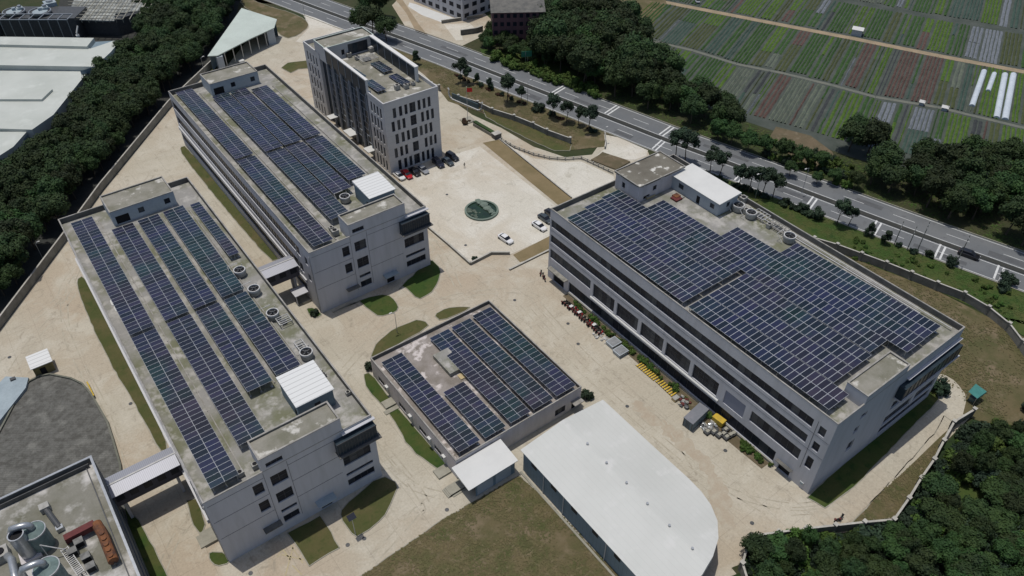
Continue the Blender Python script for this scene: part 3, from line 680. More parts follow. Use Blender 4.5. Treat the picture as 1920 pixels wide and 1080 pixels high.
# ------------------------------------------------------------------ covered bridges
def bridge(x0,x1,y0,y1,zb,ze,lb):
    t=thing('covered_bridge',lb,'covered bridge',((x0+x1)/2,(y0+y1)/2,0)); ym=(y0+y1)/2
    mb=MB(); mb.box(x0,x1,y0+.15,y0+.3,zb,ze-.05); mb.box(x0,x1,y1-.3,y1-.15,zb,ze-.05); mb.box(x0,x1,y0+.3,y1-.3,zb,zb+.3); mb.build('side_wall',M['bw'],t)
    mb=MB(); zr=ze+.7
    mb.face([(x0,y0-.1,ze),(x1,y0-.1,ze),(x1,ym,zr),(x0,ym,zr)]); mb.face([(x0,y1+.1,ze),(x1,y1+.1,ze),(x1,ym,zr),(x0,ym,zr)])
    mb.face([(x0,y0-.1,ze-.04),(x1,y0-.1,ze-.04),(x1,ym,zr-.06),(x0,ym,zr-.06)]); mb.build('roof',M['bridge_roof'],t,fix=False)
    mb=MB(); mb.bar((x0,ym,zr+.03),(x1,ym,zr+.03),.3,.08); mb.build('ridge_cap',M['pipe'],t)
    n=max(2,int((x1-x0)/2.2))
    for i in range(n):
        mb=MB(); u=x0+(x1-x0)*(i+.2)/n; mb.box(u,u+(x1-x0)*.6/n,y0+.11,y0+.15,zb+1.2,ze-.5); mb.build('window',M['glass'],t)
    mb=MB()
    for u in (x0+1.2,x1-1.2): mb.box(u-.25,u+.25,ym-1.3,ym-.8,0,zb); mb.box(u-.25,u+.25,ym+.8,ym+1.3,0,zb)
    mb.build('column',M['wall'],t)
M['bw']=mat('bridge_side',(.055,.055,.075),.7,(.08,.08,.1),.6,.6)
bridge(31.45,41.75,136.4,140.9,5.4,8.4,'grey covered bridge between the two long workshops')
bridge(-9.3,2.15,98.6,103.2,5.4,8.4,'ribbed grey covered bridge at the bottom left, to the roof full of machines')
# small porch and stairs under the bridge
mb=MB(); mb.box(38.5,41.7,133.2,136.2,2.6,2.8); mb.box(38.6,38.8,133.3,133.5,0,2.6); tag(mb.build('porch',M['wall']),'small pale porch roof at the foot of the second workshop, beside the covered bridge','porch')
# ------------------------------------------------------------------ office tower
def office():
    t=thing('office_tower','tall white office tower with dark glass side and roof screens','office building',(91.5,192,0))
    x0,x1,y0,y1=83.0,100.0,168.0,216.5; zt=21.9; zr=20.8
    rows=[(16.8,19.7),(12.9,15.9),(8.9,11.9),(4.7,7.7),(.5,3.7)]
    A=[(85.6,86.6),(87.5,88.45),(89.2,90.1),(90.75,92.6),(93.3,94.2),(94.9,95.8),(96.5,97.4)]
    B=[(84.85,85.8),(86.6,87.5),(88.2,89.1),(90.75,92.6),(94.1,95.0),(95.75,96.65),(97.3,98.2)]
    C=[(84.85,85.8),(86.6,87.5),(88.2,89.1),(90.75,92.6),(94.6,95.5),(96.2,97.1),(97.7,98.5)]
    H={'y-':[(a,b,z0,z1) for (z0,z1),P in zip(rows,(A,B,A,C,A)) for a,b in P]}
    L=[(169.5,170.4),(171.2,172.1),(172.9,173.8),(174.6,175.5)]; L2=[(a+.45,b+.45) for a,b in L]
    F=[(y+37.6,y2+37.6) for y,y2 in L]; F=[(208+i*2.0,208.8+i*2.0) for i in range(4)]
    H['x-']=[(a,b,z0,z1) for i,(z0,z1) in enumerate(rows) for a,b in ((L if i%2==0 else L2)+F)]
    H['x+']=[(a,b,z0,z1) for z0,z1 in rows for a,b in [(170+i*4.4,172.6+i*4.4) for i in range(10)]]
    rec=(176.8,206.0)   # recessed dark curtain wall on the left side
    mb=MB()
    facade(mb,('y-',y0),x0,x1,0,zt-.1,H['y-'],.25)
    facade(mb,('x-',x0),y0,rec[0],0,zt-.1,[h for h in H['x-'] if h[1]<rec[0]],.25)
    facade(mb,('x-',x0),rec[1],y1,0,zt-.1,[h for h in H['x-'] if h[0]>rec[1]],.25)
    facade(mb,('x+',x1),y0,y1,0,zt-.1,H['x+'],.25); facade(mb,('y+',y1),x0,x1,0,zt-.1)
    for u in rec: mb.face([(x0,u,0),(x0+1.2,u,0),(x0+1.2,u,zt-.1),(x0,u,zt-.1)])
    mb.build('wall',M['wall_office'],t,fix=False)
    for h in H['y-']: window(t,('y-',y0),h,2 if h[1]-h[0]>1.2 else 1,3,depth=.25,fw=.06)
    for h in H['x-']: window(t,('x-',x0),h,1,3,depth=.25,glass='glass_blue',fw=.06)
    for h in H['x+']: window(t,('x+',x1),h,2,2,depth=.25,glass='glass_blue',fw=.06)
    cf=('x-',x0+.9)
    mb=MB(); facade(mb,cf,rec[0],rec[1],0,21.2); mb.build('curtain_wall',M['glass_blue'],t,fix=False)
    # frame grid on the curtain wall
    mb=MB(); us=[178.6,183.6,188.6,193.6,198.6,202.4]
    for z in (3.9,6.0,8.0,10.1,12.2,14.3,16.4,18.5): fbox(mb,cf,178.6,202.4,z,z+.09,-.1,0)
    for i,u in enumerate(us): fbox(mb,cf,u-.16,u+.16,0.3,20.6,-.55,-.005)
    for i in range(5):
        for k,(za,zb) in enumerate(((2,6),(6.1,10),(10.2,14.2),(14.4,18.4))):
            u=us[i]+(1.6 if (i+k)%2 else 3.1); fbox(mb,cf,u-.07,u+.07,za,zb,-.22,-.006)
    mb.build('facade_frame',M['facframe'],t)
    mb=MB(); 
    for i in range(5):
        for k in range(5):
            if (i+k)%2: fbox(mb,cf,us[i]+.3,us[i]+1.5,3.9+k*4.05-1.7,3.9+k*4.05-.2,-.05,-.004)
    mb.build('spandrel_panel',M['facpanel'],t)
    mb=MB(); mb.box(x0+.9,x1-.1,y0+.1,y1-.1,zr-.3,zr); mb.build('roof',M['roof2'],t)
    mb=MB()
    for a in ((x0-.03,x1+.03,y0-.03,y0+.3),(x1-.3,x1+.03,y0+.3,y1),(x0-.03,x0+.3,y0+.3,rec[0]),(x0-.03,x0+.3,rec[1]+2.6,y1),(x0+.3,x1-.3,y1-.3,y1+.03)): mb.box(*a,zr,zt+.02)
    mb.build('parapet',M['wall_office'],t)
    # roof screens on both long sides with white caps
    for nm,(xa,xb),(ya,yb) in (('left',(83.0,83.45),(176.6,201.4)),('right',(97.7,98.5),(175.6,201.4))):
        mb=MB(); mb.box(xa+.1,xb-.1,ya+.1,yb,zr,24.9); sc_=mb.build('roof_screen',M['glass_blue'],t)
        mb=MB(); mb.box(xa-.15,xb+.25,ya-.1,yb,24.9,25.25); mb.box(xa-.02,xb+.05,ya-.05,ya+.4,zr,24.9); mb.build('screen_cap',M['cap'],sc_)
        mb=MB()
        for k in range(7):
            y=ya+.6+(yb-ya-.8)*k/6; mb.box(xa+.02,xb-.02,y-.08,y+.08,zr+.01,24.88)
        mb.build('screen_post',M['facframe'],sc_)
    # penthouse with sunken roof
    px0,px1,py0,py1=83.2,99.2,201.4,208.6
    hh=[(88.2,89.2,21.6,23.2),(90.4,96.9,21.0,24.3)]
    mb=MB()
    for k,c,a,b,h in (('x-',px0,py0,py1,[]),('x+',px1,py0,py1,[]),('y-',py0,px0,px1,hh),('y+',py1,px0,px1,[])): facade(mb,(k,c),a,b,zr-.6,25.0,h,.35)
    mb.build('upper_wall',M['wall_office'],t,fix=False)
    window(t,('y-',py0),hh[0],1,1,depth=.3); window(t,('y-',py0),hh[1],4,1,depth=.35,glass='glass_blue')
    mb=MB(); mb.box(px0+.02,px1-.02,py0+.02,py1-.02,24.3,24.6); mb.build('roof',M['roof2'],t)
    parapet(t,px0,px1,py0,py1,24.6,25.1,.25,m='greenroof')
    for (px,py,w_) in ((622,219,2.6),(655,249,4.4),(693,280,3.0)):
        p=at(px,py,3.2); mb=MB(); mb.box(81.2,83.85,p.y-w_/2,p.y+w_/2,3.1,3.3); mb.box(81.2,81.32,p.y-w_/2,p.y+w_/2,2.85,3.1); mb.build('canopy',M['white_plain'],t)
    return t
M['cap']=mat('cream_cap',(.62,.62,.60),.6); M['facframe']=mat('facade_frame_paint',(.30,.33,.37),.5); M['facpanel']=mat('facade_panel',(.15,.175,.19),.4)
office()
# ------------------------------------------------------------------ big workshop on the right
def big():
    t=thing('workshop','large white workshop at the right whose roof is almost covered in solar panels','factory building',(91,32.5,0))
    x0,x1,y0,y1=91.0,129.4,32.5,107.6; zt=19.8; zr=18.5
    W=[(85.1,92.0),(77.8,84.3),(70.4,76.9),(63.0,69.6),(55.6,62.1)]
    hx=[(36.4,107.2,15.0,17.1),(36.4,107.2,10.75,12.9),(92.9,107.1,6.2,8.8)]+[(a,b,5.0,8.75) for a,b in W]
    sh=(49.0,53.9,5.0,8.6); big2=(36.5,47.6,5.8,8.6); gl=(40.6,100.0,.7,3.6); d1=(101.7,105.6,0.05,3.1); d2=(36.9,39.4,.05,2.0)
    sm=[(33.8,35.1,14.8,16.9),(33.8,35.1,10.7,12.8),(33.8,35.1,5.7,8.7)]
    hy=[(99.2,101.0,14.9,16.2),(99.0,100.4,11.0,12.7),(99.3,101.2,5.6,8.3),(111.5,128.2,8.6,10.9),(111.2,120.2,4.2,6.8),(121.4,128.4,4.2,6.8),(111.2,128.2,1.4,3.6)]
    b2=[(15.0,17.1),(10.75,12.9),(6.2,8.6),(1,3.4)]
    H={'x-':hx+[sh,big2,gl,d1,d2]+sm,'y-':hy,'x+':[(34,106,a,b) for a,b in b2],'y+':[(93,127,a,b) for a,b in b2[:3]]}
    block(t,x0,x1,y0,y1,0,zt,'wall','roof',zr,H,depth=.35)
    F=('x-',x0)
    for h in hx[:2]: window(t,F,h,47,1,depth=.35,name='window_band')
    window(t,F,hx[2],10,1,depth=.35,glass='glass_blue',name='window_band')
    for h in hx[3:]: window(t,F,h,5,3,depth=.35)
    window(t,F,big2,8,1,depth=.35,name='window_band'); window(t,F,gl,32,1,depth=.35,name='window_band')
    for h in sm: window(t,F,h,1,2,depth=.35)
    for h in hy: window(t,('y-',y0),h,max(1,round((h[1]-h[0])/1.5)),2,depth=.35)
    for a,b in b2: window(t,('x+',x1),(34,106,a,b),40,1,depth=.35,name='window_band')
    for a,b in b2[:3]: window(t,('y+',y1),(93,127,a,b),16,1,depth=.35,name='window_band')
    mb=MB(); fbox(mb,F,sh[0],sh[1],sh[2],sh[3],.12,.2); mb.build('shutter',M['shutter'],t)
    mb=MB(); fbox(mb,F,d1[0],d1[1],.05,3.1,.3,.34); mb.build('door',M['dark'],t)
    mb=MB(); fbox(mb,F,d2[0],d2[1],.05,2.0,.3,.34); mb.build('door',M['dark'],t)
    mb=MB(); fbox(mb,F,100.3,106.6,3.7,3.9,-1.2,0); mb.build('canopy',M['fence_top2'],t)
    mb=MB(); fbox(mb,F,36.5,39.9,2.5,2.6,-.8,0); mb.build('canopy',M['roofdark2'],t)
    mb=MB(); mb.tube([(x0-.25,92.3,4.7),(x0-.25,54.8,4.7)],.24); mb.build('rain_pipe',M['white_plain'],t)
    mb=MB(); fbox(mb,F,40.3,100.2,.0,.62,-.25,0); mb.build('plinth',M['kerb'],t)
    mb=MB()
    for z in (14.2,10.0): fbox(mb,F,32.6,107.4,z,z+.05,-.03,0)
    fbox(mb,F,35.55,35.62,4.6,17.5,-.03,0); mb.build('wall_joint',M['frame'],t)
    # projecting glazed bay on the near end wall
    mb=MB(); mb.box(110.3,129.0,y0-1.3,y0-.05,13.3,16.3); mb.build('bay_window',M['glass_blue'],t)
    mb=MB(); mb.box(110.1,129.6,y0-1.5,y0-.05,13.05,13.3); mb.build('ledge',M['wall'],t)
    mb=MB(); mb.box(112,129.6,y0-.6,y0-.05,17.0,17.15); mb.build('ledge',M['wall'],t)
    mb=MB()
    for i in range(13): u=110.5+18.3*i/12; mb.box(u-.05,u+.05,y0-1.36,y0-1.3,13.3,16.3)
    mb.build('bay_frame',M['frame'],t)
    # raised block on the near end
    bx0,bx1=98.2,110.5
    mb=MB(); facade(mb,('y-',y0-.006),bx0,bx1,zt-.14,21.6)
    for k,c,a,b in (('x-',bx0,y0,y0+4),('x+',bx1,y0,y0+4),('y+',y0+4,bx0,bx1)): facade(mb,(k,c),a,b,zr,21.6)
    mb.build('upper_wall',M['wall'],t,fix=False)
    mb=MB(); mb.box(bx0+.02,bx1-.02,y0+.02,y0+3.98,21.0,21.4); mb.build('roof',M['roof2'],t)
    parapet(t,bx0,bx1,y0,y0+4,21.4,21.72,.22)
    mb=MB(); mb.tube([(127.9,34,19.1),(127.9,106,19.1)],.1); mb.tube([(127.4,40,18.7),(127.4,106,18.7)],.12); mb.build('pipe',M['pipe'],t)
    # stair head at the far end with stained flat roof
    ax0,ax1,ay0,ay1=109.3,123.2,98.9,106.6
    hh=[(113.8,115.0,20.0,21.3),(111.0,113.0,18.6,19.6)]; hx2=[(103.4,104.4,19.9,21.4)]
    mb=MB()
    for k,c,a,b,h in (('x-',ax0,ay0,ay1,hx2),('x+',ax1,ay0,ay1,[]),('y-',ay0,ax0,ax1,hh),('y+',ay1,ax0,ax1,[])): facade(mb,(k,c),a,b,zr,22.9,h,.3)
    mb.build('upper_wall',M['wallB'],t,fix=False)
    window(t,('y-',ay0),hh[0],1,1); window(t,('x-',ax0),hx2[0],1,2)
    mb=MB(); fbox(mb,('y-',ay0),hh[1][0],hh[1][1],hh[1][2],hh[1][3],.26,.32); mb.build('door',M['dark'],t)
    mb=MB(); mb.box(ax0-.3,ax1+.3,ay0-.3,ay1+.3,22.7,22.9); mb.build('roof',M['roofdark'],t)
    parapet(t,ax0-.32,ax1+.32,ay0-.32,ay1+.32,22.9,23.15,.2)
M['shutter']=mat('grey_roller_shutter',(.20,.22,.28),.6)
big()
t=thing('rooftop_cabin','white roofed cabin with blue windows on the big solar roof','cabin',(120,84.6,18.5))
hx=[(95.3,96.8,19.7,20.9),(90.2,91.2,18.6,20.6),(86.0,87.2,19.7,20.9)]; hy=[(122.7,123.7,19.8,21.0)]
mb=MB()
for k,c,a,b,h in (('x-',120,84.8,99,hx),('x+',126.3,84.8,99,[]),('y-',84.8,120,126.3,hy),('y+',99,120,126.3,[])): facade(mb,(k,c),a,b,18.5,21.9,h,.12)
mb.build('wall',M['bluewall2'],t,fix=False)
for h in (hx[0],hx[2]): window(t,('x-',120),h,2,1,depth=.12,glass='glass_blue')
window(t,('y-',84.8),hy[0],1,1,depth=.12,glass='glass_blue')
mb=MB(); fbox(mb,('x-',120),90.2,91.2,18.6,20.6,.08,.11); mb.build('door',M['dark'],t)
mb=MB(); mb.prism([(119.6,84.4),(126.7,84.4),(126.7,99.4),(119.6,99.4)],21.9,22.1,0,top=[(119.6,84.4,22.0),(126.7,84.4,22.35),(126.7,99.4,22.35),(119.6,99.4,22.0)]); mb.build('roof',M['white_plain'],t)
# ------------------------------------------------------------------ low building in the middle
def low():
    t=thing('low_workshop','single storey pale building in the middle of the yard with solar rows on its roof','workshop',(42,72.7,0))
    x0,x1,y0,y1=42.0,71.5,72.8,104.2; zt=5.4; zr=4.5
    hx=[(99.2,101.6,1.0,2.3),(90.8,93.4,.8,2.2),(83.2,85.8,1.1,2.4),(77.9,80.4,1.0,2.3)]; hy=[(65.0,67.6,.9,2.7),(69.2,70.2,.05,2.2)]
    H={'x-':hx,'y-':hy,'x+':[(76+i*5,78.4+i*5,1.2,2.6) for i in range(5)],'y+':[(45+i*5,47.4+i*5,1.2,2.6) for i in range(5)]}
    block(t,x0,x1,y0,y1,0,zt,'wallB','roofD',zr,H,depth=.2)
    for k,c in (('x-',x0),('x+',x1),('y+',y1)):
        for h in H[k]: window(t,(k,c),h,3,1,depth=.2)
    window(t,('y-',y0),hy[0],3,1,depth=.2); mb=MB(); fbox(mb,('y-',y0),69.2,70.2,.05,2.2,.14,.18); mb.build('door',M['dark'],t)
    canopy(t,('y-',y0),68.9,71.2,2.5,1.4,'cope'); 
    mb=MB()
    for (a,b,c,d,h_) in ((39.6,41.95,94.6,96.6,.5),(38.9,41.95,93.4,94.4,.25),(39.2,41.9,74.5,76.6,.45)): mb.box(a,b,c,d,0,h_)
    mb.build('step',M['kerb'],t)
    mb=MB(); mb.box(52.6,56.2,90.8,97.2,zr,5.5); mb.build('roof_hatch',M['roof'],t)
    mb=MB(); mb.box(53.9,55.4,88.9,90.3,zr,4.7); mb.build('hatch_cover',M['ochrelight'],t)
low()
# ------------------------------------------------------------------ lean-to shed and warehouse with the rounded end
t=thing('lean_to_shed','small shed with a plain white flat roof against the low solar building','shed',(41,67.3,0))
mb=MB()
facade(mb,('y-',67.6),42.6,51.3,0,3.7); facade(mb,('x+',51.3),67.6,72.6,0,3.7); facade(mb,('x-',42.6),69.5,72.6,0,3.7); mb.build('wall',M['bluewall'],t,fix=False)
mb=MB(); mb.prism([(40.9,67.1),(51.7,67.1),(51.7,72.55),(40.9,72.55)],3.75,3.9,0,top=[(40.9,67.1,3.9),(51.7,67.1,3.9),(51.7,72.55,4.5),(40.9,72.55,4.5)]); mb.build('roof',M['whiteroof_plain'] if 'whiteroof_plain' in M else M['white_plain'],t)
mb=MB(); mb.box(43,46.4,67.55,67.6,.1,2.8); mb.box(47,50.4,67.55,67.6,.1,2.8); mb.build('door',M['bluewall2'],t)
mb=MB(); mb.box(39.3,42.5,69.8,72.4,0,.15); [mb.box(38.4+i*.3,42,70.2,72.2,0,.5-.15*(3-i)+.2) for i in range(3)]; mb.build('step',M['kerb'],t)
def warehouse():
    t=thing('warehouse','big white roofed warehouse with one rounded end at the bottom','warehouse',(52.5,67,0))
    pts=[(52.5,67.4),(72.2,67.0),(72.2,61),(72.2,54),(72.25,49),(72.3,45.2),(72.1,42.0),(71.4,39.2),(69.9,36.4),(67.4,34.0),(64.0,32.2),(60.4,31.1),(56.5,30.6),(52.6,30.5)]
    cx=62.2
    wp=[(p[0]+(.35 if p[0]<60 else -.35),p[1]+(-.35 if p[1]>60 else .35)) for p in pts]
    mb=MB(); n=len(wp)
    for i in range(n):
        a,b=wp[i],wp[(i+1)%n]; mb.face([(*a,0),(*b,0),(*b,6),(*a,6)])
    mb.build('wall',M['bluewall'],t,fix=False)
    zr=lambda x:6.1+1.3*(1-abs(x-cx)/10.2)
    mb=MB()
    # ridge roof: strips from eaves to ridge line
    ys=sorted({p[1] for p in pts}); 
    def xr(y,side):
        if side<0: return 52.5
        L=[p for p in pts[1:]]
        best=52.6
        for a,b in zip(L,L[1:]):
            if min(a[1],b[1])-1e-6<=y<=max(a[1],b[1])+1e-6 and abs(a[1]-b[1])>1e-6:
                best=max(best,a[0]+(b[0]-a[0])*(y-a[1])/(b[1]-a[1]))
        return best
    ys=[30.5,30.8,31.1,31.6,32.2,33,34,35.2,36.4,37.8,39.2,40.6,42,45.2,49,54,61,67.0,67.4]
    for a,b in zip(ys,ys[1:]):
        for y in ((a,b),):
            ra,rb=min(xr(a,1),72.3),min(xr(b,1),72.3)
            if b>67.0: ra=rb=72.2
            ca,cb=min(cx,ra),min(cx,rb)
            mb.face([(52.4,a,zr(52.4)),(ca,a,zr(ca)),(cb,b,zr(cb)),(52.4,b,zr(52.4))])
            if max(ra,rb)>cx: mb.face([(ca,a,zr(ca)),(ra,a,zr(ra)),(rb,b,zr(rb)),(cb,b,zr(cb))])
    # eaves fascia
    for i in range(n):
        a,b=pts[i],pts[(i+1)%n]; mb.face([(*a,5.85),(*b,5.85),(b[0],b[1],zr(b[0])+.0),(a[0],a[1],zr(a[0]))])
    mb.build('roof',M['whiteroof'],t,fix=False)
    for i in range(6):
        mb=MB(); y=60.5-i*5.1; mb.cyl(cx,y,zr(cx),zr(cx)+.35,.22,10); mb.build('roof_vent',M['metal'],t)
    for i,y in enumerate((63.9,58.3,52.8,47.4,42.0)):
        mb=MB(); mb.box(52.76,52.84,y-.7,y+.7,4.2,5.3); mb.build('window',M['glass'],t)
    mb=MB()
    for y in (61,55.5,44.6,34): mb.tube([(52.7,y,0),(52.7,y,5.9)],.09,6)
    mb.build('downpipe',M['pipe'],t)
    mb=MB(); mb.bar((52.2,67,.12),(52.2,30,.12),.4,.24); mb.build('plinth',M['kerb'],t)
warehouse()
# ------------------------------------------------------------------ building with machines on its roof, bottom left
t=thing('machine_building','grey roofed building covered with tanks and ducts in the bottom left corner','factory building',(-9,104,0))
BX1,BY1,BZ,BR=-9.1,103.2,15.0,13.6
block(t,-45,BX1,60,BY1,0,BZ,'bw2','roofm',BR,{'x+':[(64,100,3,5),(64,100,8,10)]},pm='metal',depth=.25,rim=.35)
for z0,z1 in ((3,5),(8,10)): window(t,('x+',BX1),(64,100,z0,z1),18,1,depth=.25,name='window_band')
M_=MB(); M_.box(-44,BX1-.9,BY1-1.0,BY1-.85,BR,BR+.9); M_.box(BX1-1.5,BX1-1.35,61,BY1-1,BR,BR+.25); M_.build('inner_rail',M['metal_dark'],t)
def rt(px,py): return at(px,py,BR)
def silo(px,py,r,h,lb,duct):
    p=rt(px,py); t=thing('roof_tank',lb,'tank',p,'grey green tanks with elbow ducts on the bottom left roof')
    mb=MB(); mb.cyl(p.x,p.y,BR+.05,BR+h,r,24,0); mb.cyl(p.x,p.y,BR+h,BR+h+.5,r,24,0,r1=r*.45); mb.build('tank_body',M['green_tank'],t,smooth=False)
    mb=MB(); mb.ring(p.x,p.y,BR+h-.15,BR+h+.1,r-.03,r+.1); mb.build('rim',M['metal'],t)
    mb=MB(); q=[Vector((p.x,p.y,BR+h+.3)),Vector((p.x,p.y,BR+h+1.1))]
    for i in range(5):
        a=math.pi/2*i/4; q.append(Vector((p.x+duct[0]*(1-math.cos(a))*1.0,p.y+duct[1]*(1-math.cos(a))*1.0,BR+h+1.1+math.sin(a)*.7)))
    q.append(Vector((p.x+duct[0]*2,p.y+duct[1]*2,BR+h+1.8))); q.append(Vector((p.x+duct[0]*2.3,p.y+duct[1]*2.3,BR+h+1.0))); q.append(Vector((p.x+duct[0]*2.3,p.y+duct[1]*2.3,BR+.3)))
    mb.tube(q,.5,12); mb.build('duct',M['metal'],t,smooth=True)
silo(83,1022,1.55,4.0,'grey green tank with elbow duct, beside the grey flue on the machine roof',(-1.1,.3))
silo(108,1092,1.7,4.2,'grey green tank with elbow duct, at the lower photo edge on the machine roof',(-1.2,.1))
p=rt(58,1040); t=thing('flue_stack','open topped grey flue standing on the machine roof','chimney',p)
mb=MB(); mb.ring(p.x,p.y,BR,BR+5.6,.95,1.12,24); mb.build('stack_wall',M['metal_dark2'] if 'metal_dark2' in M else M['metal'],t,smooth=False)
mb=MB(); mb.cyl(p.x,p.y,BR+5.0,BR+5.05,.95,20); mb.build('stack_inside',M['dark'],t)
mb=MB(); mb.box(p.x-1.4,p.x+1.4,p.y-1.4,p.y+1.4,BR,BR+.5); mb.build('base',M['wallB'],t)
# red and orange duct
t=thing('duct_run','red and rusty orange duct bending over the machine roof','duct',rt(170,1000))
a,b,c_,d_=at(122,1012,BR+1.3),at(178,983,BR+1.3),at(192,1000,BR+1.3),at(213,1052,BR+1.3)
mb=MB(); mb.bar(a,b,1.1,1.1); mb.build('red_duct',M['redduct'],t)
mb=MB(); mb.tube([b+Vector((.2,0,0)),c_,c_.lerp(d_,.5),d_],.75,12); 
for k in range(5):
    q=c_.lerp(d_,.1+.2*k); mb.cyl(q.x,q.y,q.z+.5,q.z+.95,.35,10)
mb.build('orange_duct',M['rust'],t)
mb=MB()
for q in (a,b,c_,d_): mb.box(q.x-.12,q.x+.12,q.y-.12,q.y+.12,BR,q.z-.4)
mb.build('support',M['metal_dark'],t)
# cabinets under the duct, ladder-like cable tray, long pipe
for k,(px,py) in enumerate([(152,1022),(165,1050),(174,1068),(140,1040)]):
    p=rt(px,py); t2=thing('machine_cabinet',['grey machine cabinet nearest the red duct','middle grey machine cabinet under the orange duct','grey machine cabinet at the photo edge under the orange duct','low grey cabinet beside the cable tray'][k],'cabinet',p,'cabinets on the machine roof')
    mb=MB(); mb.box(p.x-.65,p.x+.65,p.y-.55,p.y+.55,BR+.15,BR+1.3); mb.build('cabinet_body',M['cabinet'],t2)
    mb=MB(); mb.box(p.x-.55,p.x+.55,p.y-.6,p.y-.55,BR+.3,BR+1.2); mb.build('grille',M['dark'],t2)
    mb=MB(); [mb.box(p.x+sx-.08,p.x+sx+.08,p.y+sy-.08,p.y+sy+.08,BR,BR+.15) for sx in (-.5,.5) for sy in (-.4,.4)]; mb.build('foot',M['metal_dark'],t2)
t=thing('cable_tray','white ladder like cable tray on the machine roof','cable tray',rt(135,1040))
a,b=at(120,1028,BR+.9),at(152,1075,BR+.9); mb=MB(); n_=(b-a).normalized().cross(Vector((0,0,1)))*.5
mb.bar(a+n_,b+n_,.1,.12); mb.bar(a-n_,b-n_,.1,.12)
for k in range(16):
    q=a.lerp(b,(k+.5)/16); mb.bar(q+n_,q-n_,.1,.06)
mb.build('tray',M['pipe'],t)
mb=MB(); [mb.box(q.x-.1,q.x+.1,q.y-.1,q.y+.1,BR,BR+.85) for q in (a,a.lerp(b,.5),b)]; mb.build('support',M['metal_dark'],t)
t=thing('roof_pipe','thick silvery pipe at the left edge of the machine roof','pipe',rt(18,1060))
mb=MB(); q=[at(14,1042,BR+2.2),at(22,1050,BR+2.6),at(27,1075,BR+2.6),at(34,1110,BR+2.6)]; mb.tube(q,.55,12); mb.build('pipe',M['metal'],t,smooth=True)
mb=MB(); [mb.box(v.x-.15,v.x+.15,v.y-.15,v.y+.15,BR,v.z-.3) for v in q[1:3]]; mb.build('support',M['metal_dark'],t)
t=thing('blower_unit','small machine with a pale motor and long dark casing on the machine roof','machine',rt(100,975))
a,b=at(84,952,BR+.6),at(112,990,BR+.6); mb=MB(); mb.tube([a,b],.45,10); mb.build('casing',M['metal_dark'],t)
mb=MB(); mb.box(a.x-.7,a.x+.7,a.y-.6,a.y+.6,BR,BR+1.2); mb.build('motor',M['tub'],t); mb=MB(); mb.box(b.x-.5,b.x+.5,b.y-.4,b.y+.4,BR,BR+.9); mb.build('outlet',M['metal'],t)
t=thing('white_box_unit','white box unit at the far left of the machine roof','machine',rt(8,1040)); p=rt(8,1045)
mb=MB(); mb.box(p.x-1.2,p.x+1,p.y-1.0,p.y+1,BR,BR+1.6); mb.build('casing',M['tub'],t); mb=MB(); mb.cyl(p.x,p.y,BR+1.6,BR+1.8,.6,14); mb.build('fan',M['dark'],t)
t=thing('pipe_rail','thin white handrail between the tanks','rail',rt(90,1035))
mb=MB(); a,b=at(75,1022,BR+3.4),at(120,1030,BR+1.4); mb.tube([a,b],.09,6); mb.tube([a,Vector((a.x,a.y,BR))],.07,6); mb.tube([b,Vector((b.x,b.y,BR))],.07,6); mb.build('rail',M['pipe'],t)
# ------------------------------------------------------------------ tiled basin roof beside it
G_=[(-11.7,143.8),(-13.5,144.5),(-15.6,144.2),(-18,141.5),(-23.2,133.4),(-34,120),(-60,95),(-9.6,95),(-8.4,104),(-6.6,112),(-6.0,119.2),(-5.7,124),(-6.0,128.7),(-6.3,133),(-7.0,137),(-8.5,140)]
t=thing('covered_basin','large dark grey tile covered basin with a low curved rim at the left edge','basin',(-12,125,0))
mb=MB(); mb.prism(G_,0,.35); mb.build('tiled_cover',M['mosaic'],t)
mb=MB()
for i in list(range(0,5))+list(range(8,16)):
    a,b=G_[i],G_[(i+1)%16]; mb.bar((a[0],a[1],.35),(b[0],b[1],.35),.35,.7)
mb.build('rim',M['kerbd'],t)
mb=MB(); a,b=at(163,716,.8),at(176,742,.8); mb.tube([a,b],.14,6); mb.build('orange_rail',M['yellow'],t)
t=thing('low_sheet_roof','pale blue low sheet covered slab at the left photo edge','slab',at(25,740))
P=ats([(14,712),(57,714),(52,733),(-18,822),(-60,850),(-60,790)]); mb=MB(); mb.prism([(p.x,p.y) for p in P],0,1.0); mb.build('slab_top',M['bluepale'],t)
mb=MB(); mb.box(P[0].x+.6,P[0].x+1.6,P[0].y-2.2,P[0].y-1.4,1.0,1.3); mb.build('hatch',M['metal_dark'],t)
t=thing('yard_hut','small ochre hut with a white ribbed roof standing alone in the left yard','hut',(-14.3,144.6,0))
mb=MB(); facade(mb,('y-',144.9),-14.1,-10.5,0,2.7,[(-13,-11.9,.05,2.0)],.12); facade(mb,('x+',-10.5),144.9,148.4,0,2.7); facade(mb,('x-',-14.1),144.9,148.4,0,2.7); facade(mb,('y+',148.4),-14.1,-10.5,0,2.7); mb.build('wall',M['ochre'],t,fix=False)
mb=MB(); mb.prism([(-14.4,144.6),(-10.2,144.6),(-10.2,148.7),(-14.4,148.7)],2.7,2.85,0,top=[(-14.4,144.6,2.85),(-10.2,144.6,2.85),(-10.2,148.7,3.2),(-14.4,148.7,3.2)]); mb.build('roof',M['whiteroof_hut'],t)
mb=MB(); mb.box(-13,-11.9,145,145.04,.05,2.0); mb.build('door',M['dark'],t)
